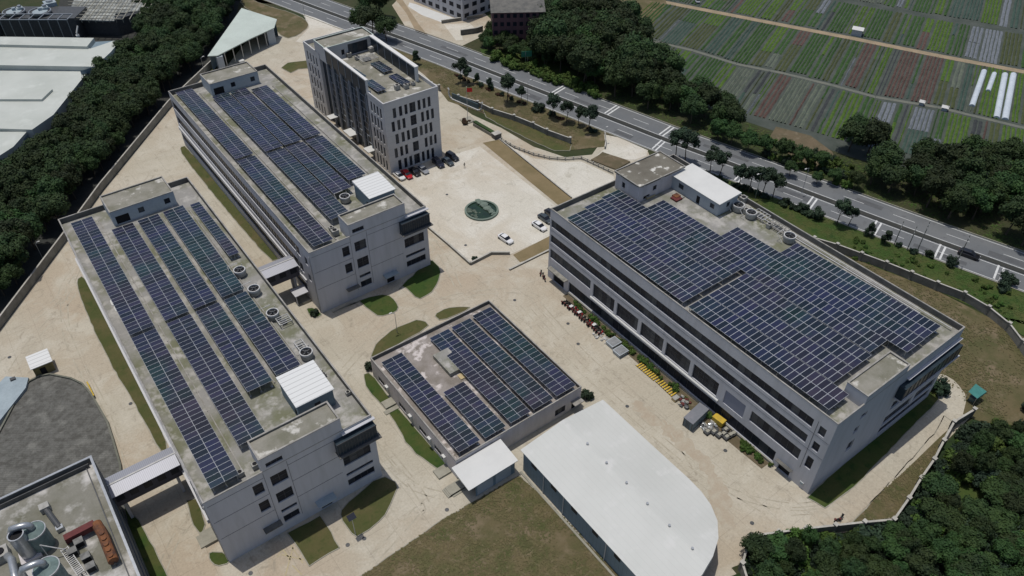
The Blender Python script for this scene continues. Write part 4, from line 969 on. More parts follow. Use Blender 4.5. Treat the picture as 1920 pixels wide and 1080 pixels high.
# ------------------------------------------------------------------ open sheet-roofed canopy at the top
t=thing('open_shed','wedge shaped open shed with a pale green sheet roof beside the forest','open shed',(85,272,0))
C=ats([(454,20),(520,40),(514,52),(470,72),(408,104),(389,105)],5.6); C[0].z=6.6; C[1].z=6.4
mb=MB(); mb.face(C); mb.face([Vector((c.x,c.y,c.z-.18)) for c in C])
for i in range(6):
    a,b=C[i],C[(i+1)%6]; mb.face([a,b,Vector((b.x,b.y,b.z-.3)),Vector((a.x,a.y,a.z-.3))])
mb.build('roof',M['greenroof'],t,fix=False)
mb=MB()
for i in (0,5):
    a,b=C[i],C[(i+1)%6]; 
mb.face([(C[0].x-.4,C[0].y-.4,0),(C[5].x+.6,C[5].y,0),(C[5].x+.6,C[5].y,5.3),(C[0].x-.4,C[0].y-.4,6.3)])
mb.face([(C[0].x-.4,C[0].y-.4,0),(C[1].x-.6,C[1].y+.3,0),(C[1].x-.6,C[1].y+.3,6),(C[0].x-.4,C[0].y-.4,6.3)])
mb.build('wall',M['bluewall'],t,fix=False)
e=C[2]; mb=MB(); mb.box(e.x-3.2,e.x-.4,e.y-.5,e.y+3.0,0,5.2); mb.build('end_wall',M['bluewall2'],t); e=C[4]; mb=MB(); mb.box(e.x-.5,e.x+1.6,e.y-.2,e.y+1.4,0,5.0); mb.build('end_wall',M['bluewall2'],t)
mb=MB()
for k in range(6):
    q=C[4].lerp(C[2],(k+.8)/7); mb.box(q.x-.12,q.x+.12,q.y+.5,q.y+.74,0,5.3)
mb.build('column',M['metal'],t)
p=at(453,117,0); t=thing('white_bundle','white wrapped bundle lying by the open shed','bundle',p); mb=MB(); mb.prism(smooth_poly([(p.x-1,p.y-.8),(p.x+1,p.y-.9),(p.x+1.1,p.y+.7),(p.x-.8,p.y+.8)]),0,.8); mb.build('sheeting',M['white_plain'],t)
# ------------------------------------------------------------------ white-roofed factory and tanks, top left
t=thing('white_factory','sprawling factory with stepped pale white roofs behind the forest','factory building',(20,270,0))
def steproof(pts,z,h,name='roof',m='whiteroof_l'):
    P=ats(pts,z); mb=MB(); mb.prism([(p.x,p.y) for p in P],z-h,z,0); mb.build(name,M[m],t)
steproof([(-60,86),(170,91),(214,76),(222,80),(208,97),(178,125),(-60,121)],8.5,3.0)
steproof([(-60,132),(165,134),(140,165),(100,215),(60,243),(-60,239)],7.0,3.0)
steproof([(-60,247),(50,247),(25,275),(-60,330)],6.2,3.0)
steproof([(-60,68),(108,70),(176,71),(163,87),(-60,82)],9.4,1.6)
steproof([(-60,160),(98,167),(78,186),(-60,186)],7.7,.9)
P=ats([(-60,90),(214,76),(222,80),(180,125),(140,165),(60,243),(25,280),(-60,335)],5.5); mb=MB(); mb.prism([(p.x,p.y) for p in P],0,5.4); mb.build('wall',M['bluewall'],t)
P=ats([(150,133),(178,125),(208,97),(222,80)],8.3); mb=MB()
for a,b in zip(P,P[1:]): mb.face([(a.x,a.y,0),(b.x,b.y,0),(b.x,b.y,8.3),(a.x,a.y,8.3)])
mb.build('side_wall',M['bluewall'],t,fix=False)
t=thing('roof_vent_mast','white vent mast on the pale factory roof edge','vent',at(146,68,9.4)); p=at(146,68,9.4); mb=MB(); mb.tube([p,p+Vector((0,0,1.2)),p+Vector((1.2,.6,3.2))],.25,8); mb.build('mast',M['pipe'],t); mb=MB(); mb.box(p.x-.5,p.x+.5,p.y-.5,p.y+.5,p.z,p.z+.5); mb.build('base',M['pipe'],t)
for i,(px,py) in enumerate([(-2,66),(45,66),(93,66)]):
    p=at(px,py,0); tt=thing('storage_tank','%s dark round storage tank behind the white factory'%['leftmost','middle','right hand'][i],'tank',p,'round tanks behind the white factory')
    mb=MB(); mb.cyl(p.x,p.y,0,9.0,3.7,28); mb.build('tank_shell',M['tank_dark'],tt)
    mb=MB(); mb.ring(p.x,p.y,8.7,9.2,3.5,3.8); mb.build('rim',M['metal'],tt)
    mb=MB(); mb.cyl(p.x,p.y,9.02,9.35,2.6,20,r1=.4); mb.box(p.x-.4,p.x+.8,p.y-.4,p.y+.4,9.3,10.2); mb.build('lid',M['bluepale'],tt)
t=thing('tank_gantry','dark platform with walkways over the round tanks','gantry',at(60,20,0))
a=at(-20,37,9.5); b=at(125,37,9.5); mb=MB(); d=(b-a).normalized(); nn=Vector((-d.y,d.x,0))
mb.bar(a,b,.35,.3); mb.bar(a+nn*5,b+nn*5,.35,.3)
for k in range(9):
    q=a.lerp(b,k/8); mb.tube([q,Vector((q.x,q.y,0))],.14,6); mb.bar(q,q+nn*5,.25,.2)
mb.build('steel_frame',M['metal'],t)
mb=MB(); mb.prism([(q.x,q.y) for q in (a+nn*5,b+nn*5,b+nn*16,a+nn*16)],0,8.0); mb.build('platform',M['metal_dark'],t)
for i,(px,py,w_,h_) in enumerate([(40,22,2,2.4),(87,22,2.2,2.6),(95,10,4,2),(30,30,1.2,1.5)]):
    p=at(px,py,8.0); tt=thing('roof_machine',['pale machine on the left of the dark tank platform','pale machine on the right of the dark tank platform','broad grey green machine at the back of the tank platform','small white box at the front of the tank platform'][i],'machine',p)
    mb=MB(); mb.box(p.x-w_/2,p.x+w_/2,p.y-w_/2,p.y+w_/2,8.0,8+h_*.7); mb.build('casing',M['bluepale'],tt); mb=MB(); mb.cyl(p.x,p.y,8+h_*.7,8+h_,w_*.3,12); mb.build('cowl',M['metal'],tt)
t=thing('pipe_rack_building','grey building with open pipe racks on top behind the white factory','factory building',at(200,60,0))
P=ats([(124,33),(216,37),(300,12),(300,-30),(150,-30)],6.0); mb=MB(); mb.prism([(p.x,p.y) for p in P],0,6.0); mb.build('wall',M['metal_dark'],t)
mb=MB(); mb.prism([(p.x,p.y) for p in ats([(125,36),(214,39),(216,26),(240,22),(285,20),(298,6),(290,-30),(150,-30)],6.4)],6.0,6.4); mb.build('roof',M['rackroof'],t)
mb=MB()
for k in range(7):
    q0=at(128+0*k,33-k*6,7.6); q1=at(230+5*k,36-k*6,7.6); mb.bar(q0,q1,.22,.22)
for k in range(12):
    q0=at(126+k*13,36,7.6); q1=at(160+k*12,-6,7.6); mb.bar(q0,q1,.22,.22); mb.tube([q0,Vector((q0.x,q0.y,6.4))],.12,6)
mb.build('pipe_rack',M['rackpaint'],t)
# ------------------------------------------------------------------ buildings beyond the road
def far_building(fr,dp,h,lb,wallm,roofm,nfl,nw,name,pitched=False):
    "fr = two ground points of the visible front, dp = depth vector"
    a,b=fr; t=thing(name,lb,'building',a); d=(b-a); ln=d.length; d=d/ln; dpv=Vector((-d.y,d.x,0)); 
    if dpv.dot(dp)<0: dpv=-dpv
    D=dp.length
    P=[a,b,b+dpv*D,a+dpv*D]
    mb=MB(); mb.prism([(p.x,p.y) for p in P],0,h); mb.build('wall',M[wallm],t)
    if pitched:
        mb=MB(); e=.6; A=[P[0]-d*e-dpv*e,P[1]+d*e-dpv*e,P[2]+d*e+dpv*e,P[3]-d*e+dpv*e]; r0=(A[0]+A[3])/2; r1=(A[1]+A[2])/2
        up=lambda p,z:(p.x,p.y,z)
        mb.face([up(A[0],h),up(A[1],h),up(r1,h+2.2),up(r0,h+2.2)]); mb.face([up(A[3],h),up(A[2],h),up(r1,h+2.2),up(r0,h+2.2)]); mb.face([up(A[0],h),up(A[3],h),up(r0,h+2.2)]); mb.face([up(A[1],h),up(A[2],h),up(r1,h+2.2)]); mb.build('roof',M[roofm],t)
    else:
        mb=MB(); mb.prism([(p.x,p.y) for p in P],h+.01,h+.3); 
        for i in range(4): mb.bar((P[i].x,P[i].y,h+.6),(P[(i+1)%4].x,P[(i+1)%4].y,h+.6),.3,.8)
        mb.build('roof',M[roofm],t)
    fh=h/nfl
    for (p0,p1,k) in ((a,b,nw),(b,P[2],max(2,int(nw*D/ln))),(a,P[3],max(2,int(nw*D/ln)))):
        dd=(p1-p0); l2=dd.length; dd=dd/l2; out=Vector((dd.y,-dd.x,0)); c=(P[0]+P[2])/2
        if out.dot((p0+p1)/2-c)<0: out=-out
        for f in range(nfl):
            for w_ in range(k):
                u0=(w_+.22)/k*l2; u1=(w_+.78)/k*l2; z0=f*fh+fh*.3; z1=f*fh+fh*.78
                mb=MB(); q0=p0+dd*u0; q1=p0+dd*u1
                mb.prism([(q0.x-out.x*.05,q0.y-out.y*.05),(q1.x-out.x*.05,q1.y-out.y*.05),(q1.x+out.x*.04,q1.y+out.y*.04),(q0.x+out.x*.04,q0.y+out.y*.04)],z0,z1)
                mb.build('window',M['glass'],t)
    return t
far_building((at(776,2),at(868,40)),Vector((18,18,0)),13.5,'white walled block with dark shopfront beyond the main road','wall','roof',4,7,'apartment_block')
far_building((at(924,84),at(1018,82)),Vector((16,12,0)),12.0,'brown clad block with a dark pitched roof beyond the main road','brick','roofdark2',4,8,'brown_block',True)
# ------------------------------------------------------------------ solar arrays
PW,PL,GAP=1.10,2.0,.02
_pm={}
def panel_mesh(w,l):
    w,l=round(w,2),round(l,2); k=(w,l)
    if k in _pm: return _pm[k]
    mb=MB(); f=.042 if w>2.5 else .027; t=.035
    mb.box(-w/2,w/2,-l/2,l/2,-t,0,0)
    mb.face([(-w/2+f,-l/2+f,.004),(w/2-f,-l/2+f,.004),(w/2-f,l/2-f,.004),(-w/2+f,l/2-f,.004)],1)
    o=mb.build('solar_panel',[M['alu'],M['cell']]); me=o.data; bpy.data.objects.remove(o); _pm[k]=me; return me
def array(x0,x1,y0,y1,zn,zf,zroof,label,group,cols=2,pitch=1.135):
    "rows of panels running along Y; zn = height at the near end y0, zf at the far end y1"
    n=int(round((y1-y0)/pitch)); py=(y1-y0)/n; px=(x1-x0)/cols
    t=thing('solar_array',label,'solar array',(x0,y0,zroof),group)
    sl=(zf-zn)/(y1-y0); ang=math.atan(sl); me=panel_mesh(px-GAP,py-GAP)
    for c in range(cols):
        for i in range(n):
            y=y0+(i+.5)*py; o=bpy.data.objects.new('solar_panel',me); COL.objects.link(o); o.parent=t
            o.location=((c+.5)*px,y-y0,zn+sl*(y-y0)-zroof); o.rotation_euler=(ang+random.gauss(0,.004),random.gauss(0,.004),0)
    mb=MB()
    for c in range(cols*2):
        x=x0+(c+.5)*px/2; mb.bar((x,y0+.1,zn-.1),(x,y1-.1,zf-.1),.05,.06)
    k=max(2,int((y1-y0)/3.2))
    for i in range(k+1):
        y=y0+.3+(y1-y0-.6)*i/k; z=zn+sl*(y-y0)
        mb.bar((x0+.1,y,z-.17),(x1-.1,y,z-.17),.05,.07)
        for x in (x0+.35,x1-.35,(x0+x1)/2): mb.box(x-.04,x+.04,y-.04,y+.04,zroof,z-.2); mb.box(x-.2,x+.2,y-.2,y+.2,zroof,zroof+.18)
    mb.build('support_frame',M['metal'],t)
random.seed(3)
gA='solar rows on the nearest left workshop'; gB='solar rows on the workshop beside the office tower'; gC='solar rows on the big right workshop'; gD='solar rows on the low middle building'
rn=['outermost left','second from left','third from left','fourth from left']
ZA=16.1
for i,(a,b,n_,f_) in enumerate([(4.2,8.75,82.9,169.4),(10.8,15.4,88.2,161.6),(16.4,21.0,98.2,161.6),(22.0,26.6,98.8,161.6)]):
    array(a,b,n_,124.2,17.9,17.35,ZA,'near half of the %s solar row on the nearest left workshop'%rn[i],gA)
    array(a,b,124.8,f_,17.65,16.9,ZA,'far half of the %s solar row on the nearest left workshop'%rn[i],gA)
array(28.0,30.2,136.6,161.2,17.5,16.6,ZA,'narrow single solar row by the right parapet of the nearest left workshop',gA,cols=1)
for i,(a,b,n_,m_,f_) in enumerate([(43.5,48.1,128.6,171.8,217),(50.8,55.5,135.2,170.8,208.2),(55.9,60.6,144.0,170.8,208.2),(61.3,66.0,147,170.8,206.2)]):
    array(a,b,n_,m_-.3,17.9,17.35,ZA,'near half of the %s solar row on the workshop beside the office tower'%rn[i],gB)
    array(a,b,m_+.3,f_,17.65,16.9,ZA,'far half of the %s solar row on the workshop beside the office tower'%rn[i],gB)
for i,(a,b,n_,f_) in enumerate([(43.2,47.9,73.6,101.8),(54.7,59.4,73.4,101.9),(60.1,64.9,73.4,101.9),(65.7,70.5,73.4,102.2)]):
    array(a,b,n_,f_,6.0,5.35,4.5,'%s full length solar row on the low middle building'%rn[i],gD,pitch=1.2)
array(48.9,53.6,73.4,87.6,5.95,5.5,4.5,'short solar row in front of the roof hatch on the low middle building',gD,pitch=1.2)
ZC=18.5; 
cl=[(91.95,97.5,35.2),(97.62,103.15,38.4),(103.27,108.65,38.4)]
for i,(a,b,n_) in enumerate(cl):
    f_=(103.2,104.0,104.6)[i]
    array(a,b,n_,67.0,20.2,19.8,ZC,'near half of the %s solar row on the big right workshop'%rn[i],gC)
    array(a,b,68.3,f_,20.0,19.4,ZC,'far half of the %s solar row on the big right workshop'%rn[i],gC)
array(108.77,114.1,38.9,95.6,20.3,19.3,ZC,'long fourth solar row from the left on the big right workshop',gC)
array(114.22,119.75,35.0,78.8,20.3,19.3,ZC,'fifth solar row from the left on the big right workshop',gC)
array(119.87,125.4,35.1,67.5,20.3,19.4,ZC,'rightmost and shortest solar row on the big right workshop',gC)
# small rows on the office tower roof
ZO=20.8
def oarray(x0,x1,y0,y1,lb): array(x0,x1,y0,y1,ZO+.9,ZO+.5,ZO,lb,'small solar rows on the office tower roof',cols=2)
oarray(85.1,87.6,185.2,192.8,'small solar row behind the left screen of the office tower'); oarray(85.4,88.2,175.3,183.4,'small solar row at the near left of the office tower roof')
oarray(92.5,95.6,184.5,192.5,'small solar row at the far right of the office tower roof'); oarray(92.8,95.6,174.8,182.5,'small solar row at the near right of the office tower roof')
# ------------------------------------------------------------------ roof equipment
def tower(px,py,z,lb,r=1.2,h=1.3,g=None):
    p=at(px,py,z+h*.7); p.z=z; t=thing('cooling_tower',lb,'cooling tower',p,g)
    mb=MB(); mb.cyl(p.x,p.y,z+.25,z+h,r*.95,24,0,r1=r); mb.build('tub',M['tub'],t)
    mb=MB(); mb.ring(p.x,p.y,z+h-.02,z+h+.35,r*.86,r*1.01,24); mb.build('rim',M['pipe'],t)
    mb=MB(); mb.cyl(p.x,p.y,z+h+.02,z+h+.06,r*.86,20); mb.build('fan_well',M['dark'],t)
    mb=MB()
    for k in range(4):
        a=k*math.pi/2+.4; mb.bar((p.x,p.y,z+h+.2),(p.x+math.cos(a)*r*.72,p.y+math.sin(a)*r*.72,z+h+.2),.22,.04)
    mb.cyl(p.x,p.y,z+h+.1,z+h+.5,.2,8); mb.build('fan',M['metal_dark'],t)
    mb=MB()
    for k in range(4):
        a=k*math.pi/2; mb.box(p.x+math.cos(a)*r*.8-.1,p.x+math.cos(a)*r*.8+.1,p.y+math.sin(a)*r*.8-.1,p.y+math.sin(a)*r*.8+.1,z,z+.25)
    mb.build('leg',M['metal_dark'],t)
    mb=MB(); mb.tube([(p.x-r-.6,p.y+.3,z+.5),(p.x-r-.6,p.y+r+.6,z+1.9),(p.x+.4,p.y+r+.7,z+1.9)],.07,6); mb.tube([(p.x+r*.8,p.y+r*.9,z),(p.x+r*.8,p.y+r*.9,z+1.9)],.07,6); mb.build('pipework',M['pipe'],t)
gT='round white cooling towers on the roofs'
tower(450,510,ZA,'farthest round cooling tower on the nearest left workshop',g=gT)
tower(477,545,ZA,'second round cooling tower on the nearest left workshop, with brown pipes',g=gT)
tower(512,590,ZA,'third round cooling tower on the nearest left workshop, beside the pipe frame',g=gT)
tower(575,664,ZA,'cooling tower tucked beside the white ribbed roof hut',g=gT)
tower(647,372,ZA,'round cooling tower on the workshop beside the office tower',g=gT)
tower(1384,388,ZC,'left one of the round cooling towers behind the cabin on the big roof',1.3,1.4,gT)
tower(1408,402,ZC,'middle one of the round cooling towers behind the cabin on the big roof',1.2,1.3,gT)
tower(1480,446,ZC,'reddish cooling tower at the right end of the group on the big roof',1.3,1.4,gT)
def boxes(name,cat,px,py,z,lb,parts,g=None):
    "parts: (name, mat, dx0,dx1,dy0,dy1,dz0,dz1)"
    p=at(px,py,z); t=thing(name,lb,cat,p,g)
    for nm,m_,*b in parts:
        mb=MB(); mb.box(p.x+b[0],p.x+b[1],p.y+b[2],p.y+b[3],z+b[4],z+b[5]); mb.build(nm,M[m_],t)
    return t
def acu(px,py,z,lb,s=1.0,g='white machine boxes on the roofs',rz=0):
    p=at(px,py,z); t=thing('air_conditioner',lb,'air conditioner',p,g)
    mb=MB(); mb.box(p.x-.5*s,p.x+.5*s,p.y-.4*s,p.y+.4*s,z+.15,z+1.0*s); mb.build('casing',M['tub'],t)
    mb=MB(); mb.cyl(p.x,p.y,z+1.0*s,z+1.0*s+.05,.32*s,12); mb.build('fan_grille',M['dark'],t)
    mb=MB(); mb.box(p.x-.5*s,p.x-.4*s,p.y-.35*s,p.y+.35*s,z,z+.15); mb.box(p.x+.4*s,p.x+.5*s,p.y-.35*s,p.y+.35*s,z,z+.15); mb.build('foot',M['metal_dark'],t)
acu(452,892,ZA,'white unit at the near end of the outermost left solar row',1.1); acu(480,877,ZA,'white unit at the foot of the raised roof block',1.1); acu(491,811,ZA,'white unit at the near end of the second solar row',.9)
acu(629,441,ZA,'pale unit beside the raised roof block on the second workshop',1.5); acu(622,432,ZA,'pale unit behind another at the corner of the second workshop roof',1.0)
acu(1398,452-52,ZC,'small unit among the cooling towers on the big roof',1.2); acu(1441,427,ZC,'low white unit in the middle of the big roof equipment',1.1)
acu(1392,380,ZC,'dark topped unit beside the cabin end wall',1.6)
acu(655,107,ZO,'first of two white units by the office penthouse',1.3); acu(670,112,ZO,'second of two white units by the office penthouse',1.2); acu(745,168,ZO,'left white unit at the near end of the office roof',1.4); acu(762,166,ZO,'right white unit at the near end of the office roof',1.3); acu(775,160,ZO,'small unit right of the pair at the near end of the office roof',1.0)
acu(600,700,ZA,'white unit between hut and right parapet of the nearest workshop',.9); acu(608,706,ZA,'small white unit beside another near the right parapet',.8)
acu(653,740,ZA,'white unit by the right parapet near the raised block',.8)
def pipe_frame(px,py,z,w_,l_,lb,h=1.0,n=3,g='pipe frames on the roofs',m='pipe'):
    p=at(px,py,z); t=thing('pump_station',lb,'pump station',p,g); mb=MB()
    X0,X1,Y0,Y1=p.x-w_/2,p.x+w_/2,p.y-l_/2,p.y+l_/2
    mb.tube([(X0,Y0,z+h),(X1,Y0,z+h),(X1,Y1,z+h),(X0,Y1,z+h),(X0,Y0,z+h)],.09,6)
    for i in range(n): y=Y0+(Y1-Y0)*(i+1)/(n+1); mb.tube([(X0,y,z+h),(X1,y,z+h)],.07,6)
    mb.build('pipework',M[m],t); mb=MB()
    for x,y in ((X0,Y0),(X1,Y0),(X1,Y1),(X0,Y1)): mb.tube([(x,y,z),(x,y,z+h)],.06,6)
    mb.build('leg',M['metal'],t); mb=MB(); mb.box(p.x-w_*.25,p.x+w_*.15,p.y-l_*.2,p.y+l_*.25,z,z+h*.7); mb.build('pump',M['metal_dark'],t)
pipe_frame(534,606,ZA,2.4,2.2,'white pipe frame beside the third cooling tower')
pipe_frame(565,652,ZA,1.5,2.6,'small pipe frame beside the cooling tower near the hut',.8)
pipe_frame(690,113,ZO,5.0,3.4,'tangle of pale pipes in the middle of the office roof',.9,4); pipe_frame(1425,408,ZC,2.6,3.4,'greenish pipe frame behind the cooling towers on the big roof',.9)
pipe_frame(1458,430,ZC,2.2,4.4,'pipe frame left of the reddish cooling tower',.9,4,m='tub')
pipe_frame(700,165,ZO,.1,.1,'short pipe stub on the office roof',.6,0) if False else None
boxes('roof_tank','tank',698,96,ZO,'small round topped white tank by the office penthouse',[('body','tub',-1,1,-.8,.8,.2,1.3),('lid','pipe',-.6,.6,-.5,.5,1.3,1.5)])
boxes('crate','crate',1218,369,ZC,'pale yellow crate lying near the stair head on the big roof',[('body','ochrelight',-1.3,1.3,-.5,.5,0,.45),('lid','tub',-1.2,1.2,-.45,.45,.45,.5)])
boxes('rubble_heap','rubble',1270,372,ZC,'reddish scrap heap in front of the cabin on the big roof',[('scrap','redduct',-1.4,.6,-1.0,.9,0,.4),('scrap','tub',.2,1.5,-.8,.5,0,.3),('scrap','rust',-.6,.9,-.2,1.2,.1,.55)])
boxes('bench','bench',612,728,ZA,'low dark bench beside the white ribbed roof hut',[('seat','metal_dark',-.4,.4,-.8,.8,.4,.5),('leg','metal_dark',-.3,.3,-.7,-.6,0,.4),('leg','metal_dark',-.3,.3,.6,.7,0,.4)])
boxes('rubble_heap','rubble',1262,560-2,ZC,'dark clutter in the gap between the solar rows on the big roof',[('scrap','metal_dark',-1,1,-.3,.3,0,.5),('scrap','metal',-.3,.8,-.4,.1,.1,.6)])
for i,(px,py) in enumerate([(173,445),(182,480),(214,566),(221,577)]):
    p=at(px,py,ZA); mb=MB(); mb.prism(smooth_poly([(p.x-.7,p.y-1.2),(p.x+.7,p.y-1.1),(p.x+.8,p.y+1.2),(p.x-.6,p.y+1)]),ZA,ZA+.12); tag(mb.build('insulation_sheet',M['white_plain']),['topmost white sheet lying left of the outermost solar row','second white sheet lying left of the outermost solar row','upper one of two pale sheets halfway along the left roof edge','lower one of two pale sheets halfway along the left roof edge'][i],'sheet')
M_o=0
# ------------------------------------------------------------------ boundary walls
M['fence']=mat('boundary_wall_render',(.24,.235,.21),.9,(.15,.145,.125),.4,.9); M['fence_top']=mat('wall_cap',(.42,.41,.37),.85,(.3,.29,.26),.6,.8)
def wall_line(name,lb,pts,h,th=.25,pil=5.0,cat='wall',m='fence',pillars=True,rail=False):
    pts=[Vector((p[0],p[1],0)) for p in pts]; c=pts[0].copy(); t=thing(name,lb,cat,c)
    mb=MB(); cp=MB()
    for a,b in zip(pts,pts[1:]):
        mb.bar((a.x,a.y,h/2),(b.x,b.y,h/2),th,h); cp.bar((a.x,a.y,h+.05),(b.x,b.y,h+.05),th+.12,.1)
    mb.build('wall_panel',M[m],t); cp.build('coping',M['fence_top'],t)
    if pillars:
        acc=0; P=[pts[0]]
        for a,b in zip(pts,pts[1:]):
            L_=(b-a).length; k=max(1,int(round(L_/pil)))
            P+=[a.lerp(b,(i+1)/k) for i in range(k)]
        for p in P:
            mb=MB(); mb.box(p.x-.28,p.x+.28,p.y-.28,p.y+.28,0,h+.3); mb.box(p.x-.38,p.x+.38,p.y-.38,p.y+.38,h+.3,h+.45,1); mb.build('pillar',[M[m],M['fence_top']],t)
    return t
wall_line('boundary_wall','long grey boundary wall along the forest at the left',[(-60,121),(-17.5,165),(2.6,190.6),(15.5,207.6),(45.9,243.4),(66,262.5),(72,268)],2.3,pillars=False)
wall_line('boundary_wall','pillared boundary wall curving past the right workshop beside the main road',[(136.5,112),(145,93),(154.4,72.7),(158,61.4),(161,50),(162.7,44.3),(162.6,38.5),(161,33),(158,28.5),(154.5,24)],2.2,pil=5.6)
wall_line('boundary_wall','pale capped boundary wall between the yard and the forest at the bottom right',[(131.6,24.6),(125.5,25.3),(119.7,24),(114.3,22.7),(108.6,21.8),(103,20.7),(97.1,19.8),(92.6,22.5),(83.5,27.7),(74.8,32.4),(69.8,29.9),(66,24)],2.2,pil=6.0)
wall_line('roadside_fence','low pillared wall between the plaza lawn and the roadside trees',[(122.3,193),(125.0,186),(126.0,179.5),(129,172),(130.9,164.8),(131.8,159.3),(134.3,151.3)],1.8,pil=5.8)
wall_line('roadside_fence','short wall piece right behind the office tower, left of the curved screen',[(118,212),(120.0,205.5),(121,202.5)],1.8,pil=5)
# curved white-ended screen wall
t=thing('screen_wall','dark blue screen wall with curved white ends by the roadside lawn','screen wall',at(872,195)); a,b=at(848,186),at(897,207)
mb=MB(); mb.bar((a.x,a.y,1.1),(b.x,b.y,1.1),.25,2.2); mb.build('panel',M['screenblue'],t)
mb=MB()
for e,s_ in ((a,-1),(b,1)):
    d=(b-a).normalized()*s_; mb.tube([e-d*.6+Vector((0,0,.15)),e+d*.6+Vector((0,0,.3)),e+d*1.3+Vector((0,0,1.0)),e+d*1.5+Vector((0,0,2.0)),e+d*1.3+Vector((0,0,3.0)),e+d*1.8+Vector((0,0,3.4))],.26,8)
mb.build('end_post',M['pipe'],t); mb=MB(); mb.bar((a.x-.3,a.y-.3,.2),(b.x-.3,b.y-.3,.2),.4,.4); mb.build('base',M['pipe'],t)
# low baluster fence along the apron
pts=[Vector(at(*q)) for q in [(940,264),(965,279),(1000,292),(1030,299),(1060,301),(1090,299),(1112,309),(1150,327)]]
t=thing('post_fence','low curved fence of many short posts along the entrance road','fence',pts[0]); mb=MB()
for a,b in zip(pts,pts[1:]): mb.bar((a.x,a.y,.9),(b.x,b.y,.9),.14,.12); mb.bar((a.x,a.y,.35),(b.x,b.y,.35),.14,.3)
mb.build('rail',M['fence'],t); mb=MB()
for a,b in zip(pts,pts[1:]):
    k=max(1,int((b-a).length/1.6))
    for i in range(k): q=a.lerp(b,i/k); mb.box(q.x-.13,q.x+.13,q.y-.13,q.y+.13,0,1.15)
mb.build('post',M['fence_top'],t)
wall_line('low_wall','low wall at the lower left edge of the pond plaza',[tuple(at(*q)[:2]) for q in [(800,426),(840,460),(882,497),(921,477),(956,477)]],.75,.3,pillars=False)
wall_line('low_wall','low kerb wall between bare strip and lower yard, left of the big right workshop',[tuple(at(*q)[:2]) for q in [(955,507),(1030,470)]],.35,.3,pillars=False)
wall_line('low_wall','thin wall along the right side of the bare brown strip',[tuple(at(*q)[:2]) for q in [(937,262),(1072,372)]],.35,.2,pillars=False)
wall_line('low_wall','low wall round the lawn corner by the entrance, ending at the road',[tuple(at(*q)[:2]) for q in [(1134,252),(1136,268),(1134,280)]],.9,.25,pillars=False)
wall_line('retaining_wall','dark retaining wall in front of the far yard across the road',[tuple(at(*q)[:2]) for q in [(864,66),(893,62),(905,58)]],2.0,.5,pillars=False,m='roofdark2')
wall_line('retaining_wall','long low wall behind the far yard across the road',[tuple(at(*q)[:2]) for q in [(828,44),(868,38),(905,32)]],1.2,.4,pillars=False)
# hedge stack and planter by the flagpole
t=thing('flagpole','flagpole flying a small red flag beside the plaza','flagpole',at(877,226)); p=at(877,226)
mb=MB(); mb.tube([p,p+Vector((0,0,11.2))],.09,8,r1=.05); mb.cyl(p.x,p.y,11.2,11.35,.12,8); mb.build('pole',M['pipe'],t)
mb=MB(); 
for i in range(5):
    for j in range(3):
        q=lambda u,v:(p.x+.08+u*.34,p.y+.04*math.sin(u*2)-.25*u*.3,9.6+v*.45-.06*u)
        mb.face([q(i,j),q(i+1,j),q(i+1,j+1),q(i,j+1)])
mb.build('flag',M['redcloth'],t,fix=False)
mb=MB(); mb.prism([(p.x-2.2,p.y-1.8),(p.x+1.6,p.y-2.0),(p.x+2.0,p.y+1.6),(p.x-1.9,p.y+1.7)],0,.3); tag(mb.build('planter',M['kerb']),'white edged planter bed at the foot of the flagpole','planter')
t=thing('hedge_planter','long dark stone planter with clipped hedge beside the entrance road','planter',at(915,240)); a,b=at(890,232,.5),at(928,254,.5)
mb=MB(); mb.bar(a,b,1.4,1.0); mb.build('planter_box',M['fence'],t); mb=MB(); mb.bar(a+Vector((0,0,.7)),b+Vector((0,0,.7)),1.1,.6); mb.build('hedge',M['leaf2'],t)
t=thing('gate_block','dark stone gate block at the end of the hedge planter','gate block',at(930,257)); p=at(931,258); mb=MB(); mb.box(p.x-1.2,p.x+1.2,p.y-.9,p.y+.9,0,1.5); mb.build('body',M['roofdark2'],t); mb=MB(); mb.box(p.x-1.3,p.x+1.3,p.y-1,p.y+1,1.5,1.65); mb.build('top',M['fence_top'],t)
# ------------------------------------------------------------------ pond
pc=at(903,396); pr=4.35
t=thing('round_pond','round dark green pond with rocks in the middle of the plaza','pond',pc)
mb=MB(); mb.ring(pc.x,pc.y,.0,.5,pr-.35,pr+.15,40); mb.build('rim',M['bluepale2'],t)
mb=MB(); mb.cyl(pc.x,pc.y,.06,.2,pr-.33,40); mb.build('water',M['water'],t)
random.seed(8); mb=MB()
def rock(mb,x,y,z,r,seed):
    rr=random.Random(seed); bm=bmesh.new(); bmesh.ops.create_icosphere(bm,subdivisions=2,radius=r)
    k=len(mb.v)
    sx,sy,sz=rr.uniform(.7,1.4),rr.uniform(.7,1.4),rr.uniform(.4,.8)
    for v in bm.verts: f=rr.uniform(.8,1.15); mb.v.append((x+v.co.x*sx*f,y+v.co.y*sy*f,z+v.co.z*sz*f))
    for f in bm.faces: mb.f.append(tuple(k+v.index for v in f.verts)); mb.mi.append(0)
    bm.free()
mb=MB()
for i in range(16):
    u=i/15; q=at(896+u*30,378+u*24+math.sin(i*1.7)*2.5); rock(mb,q.x,q.y,.35,rnd(.5,.95),i)
mb.build('rock_bank',M['bluepale2'],t)
for i in range(14):
    q=at(880+rnd(-3,22),398+rnd(-4,12)) if i<9 else at(875+rnd(0,10),388+rnd(0,14)); mb=MB(); rock(mb,q.x,q.y,.2,rnd(.25,.6),i+40); mb.build('rock',M['rock'],t)
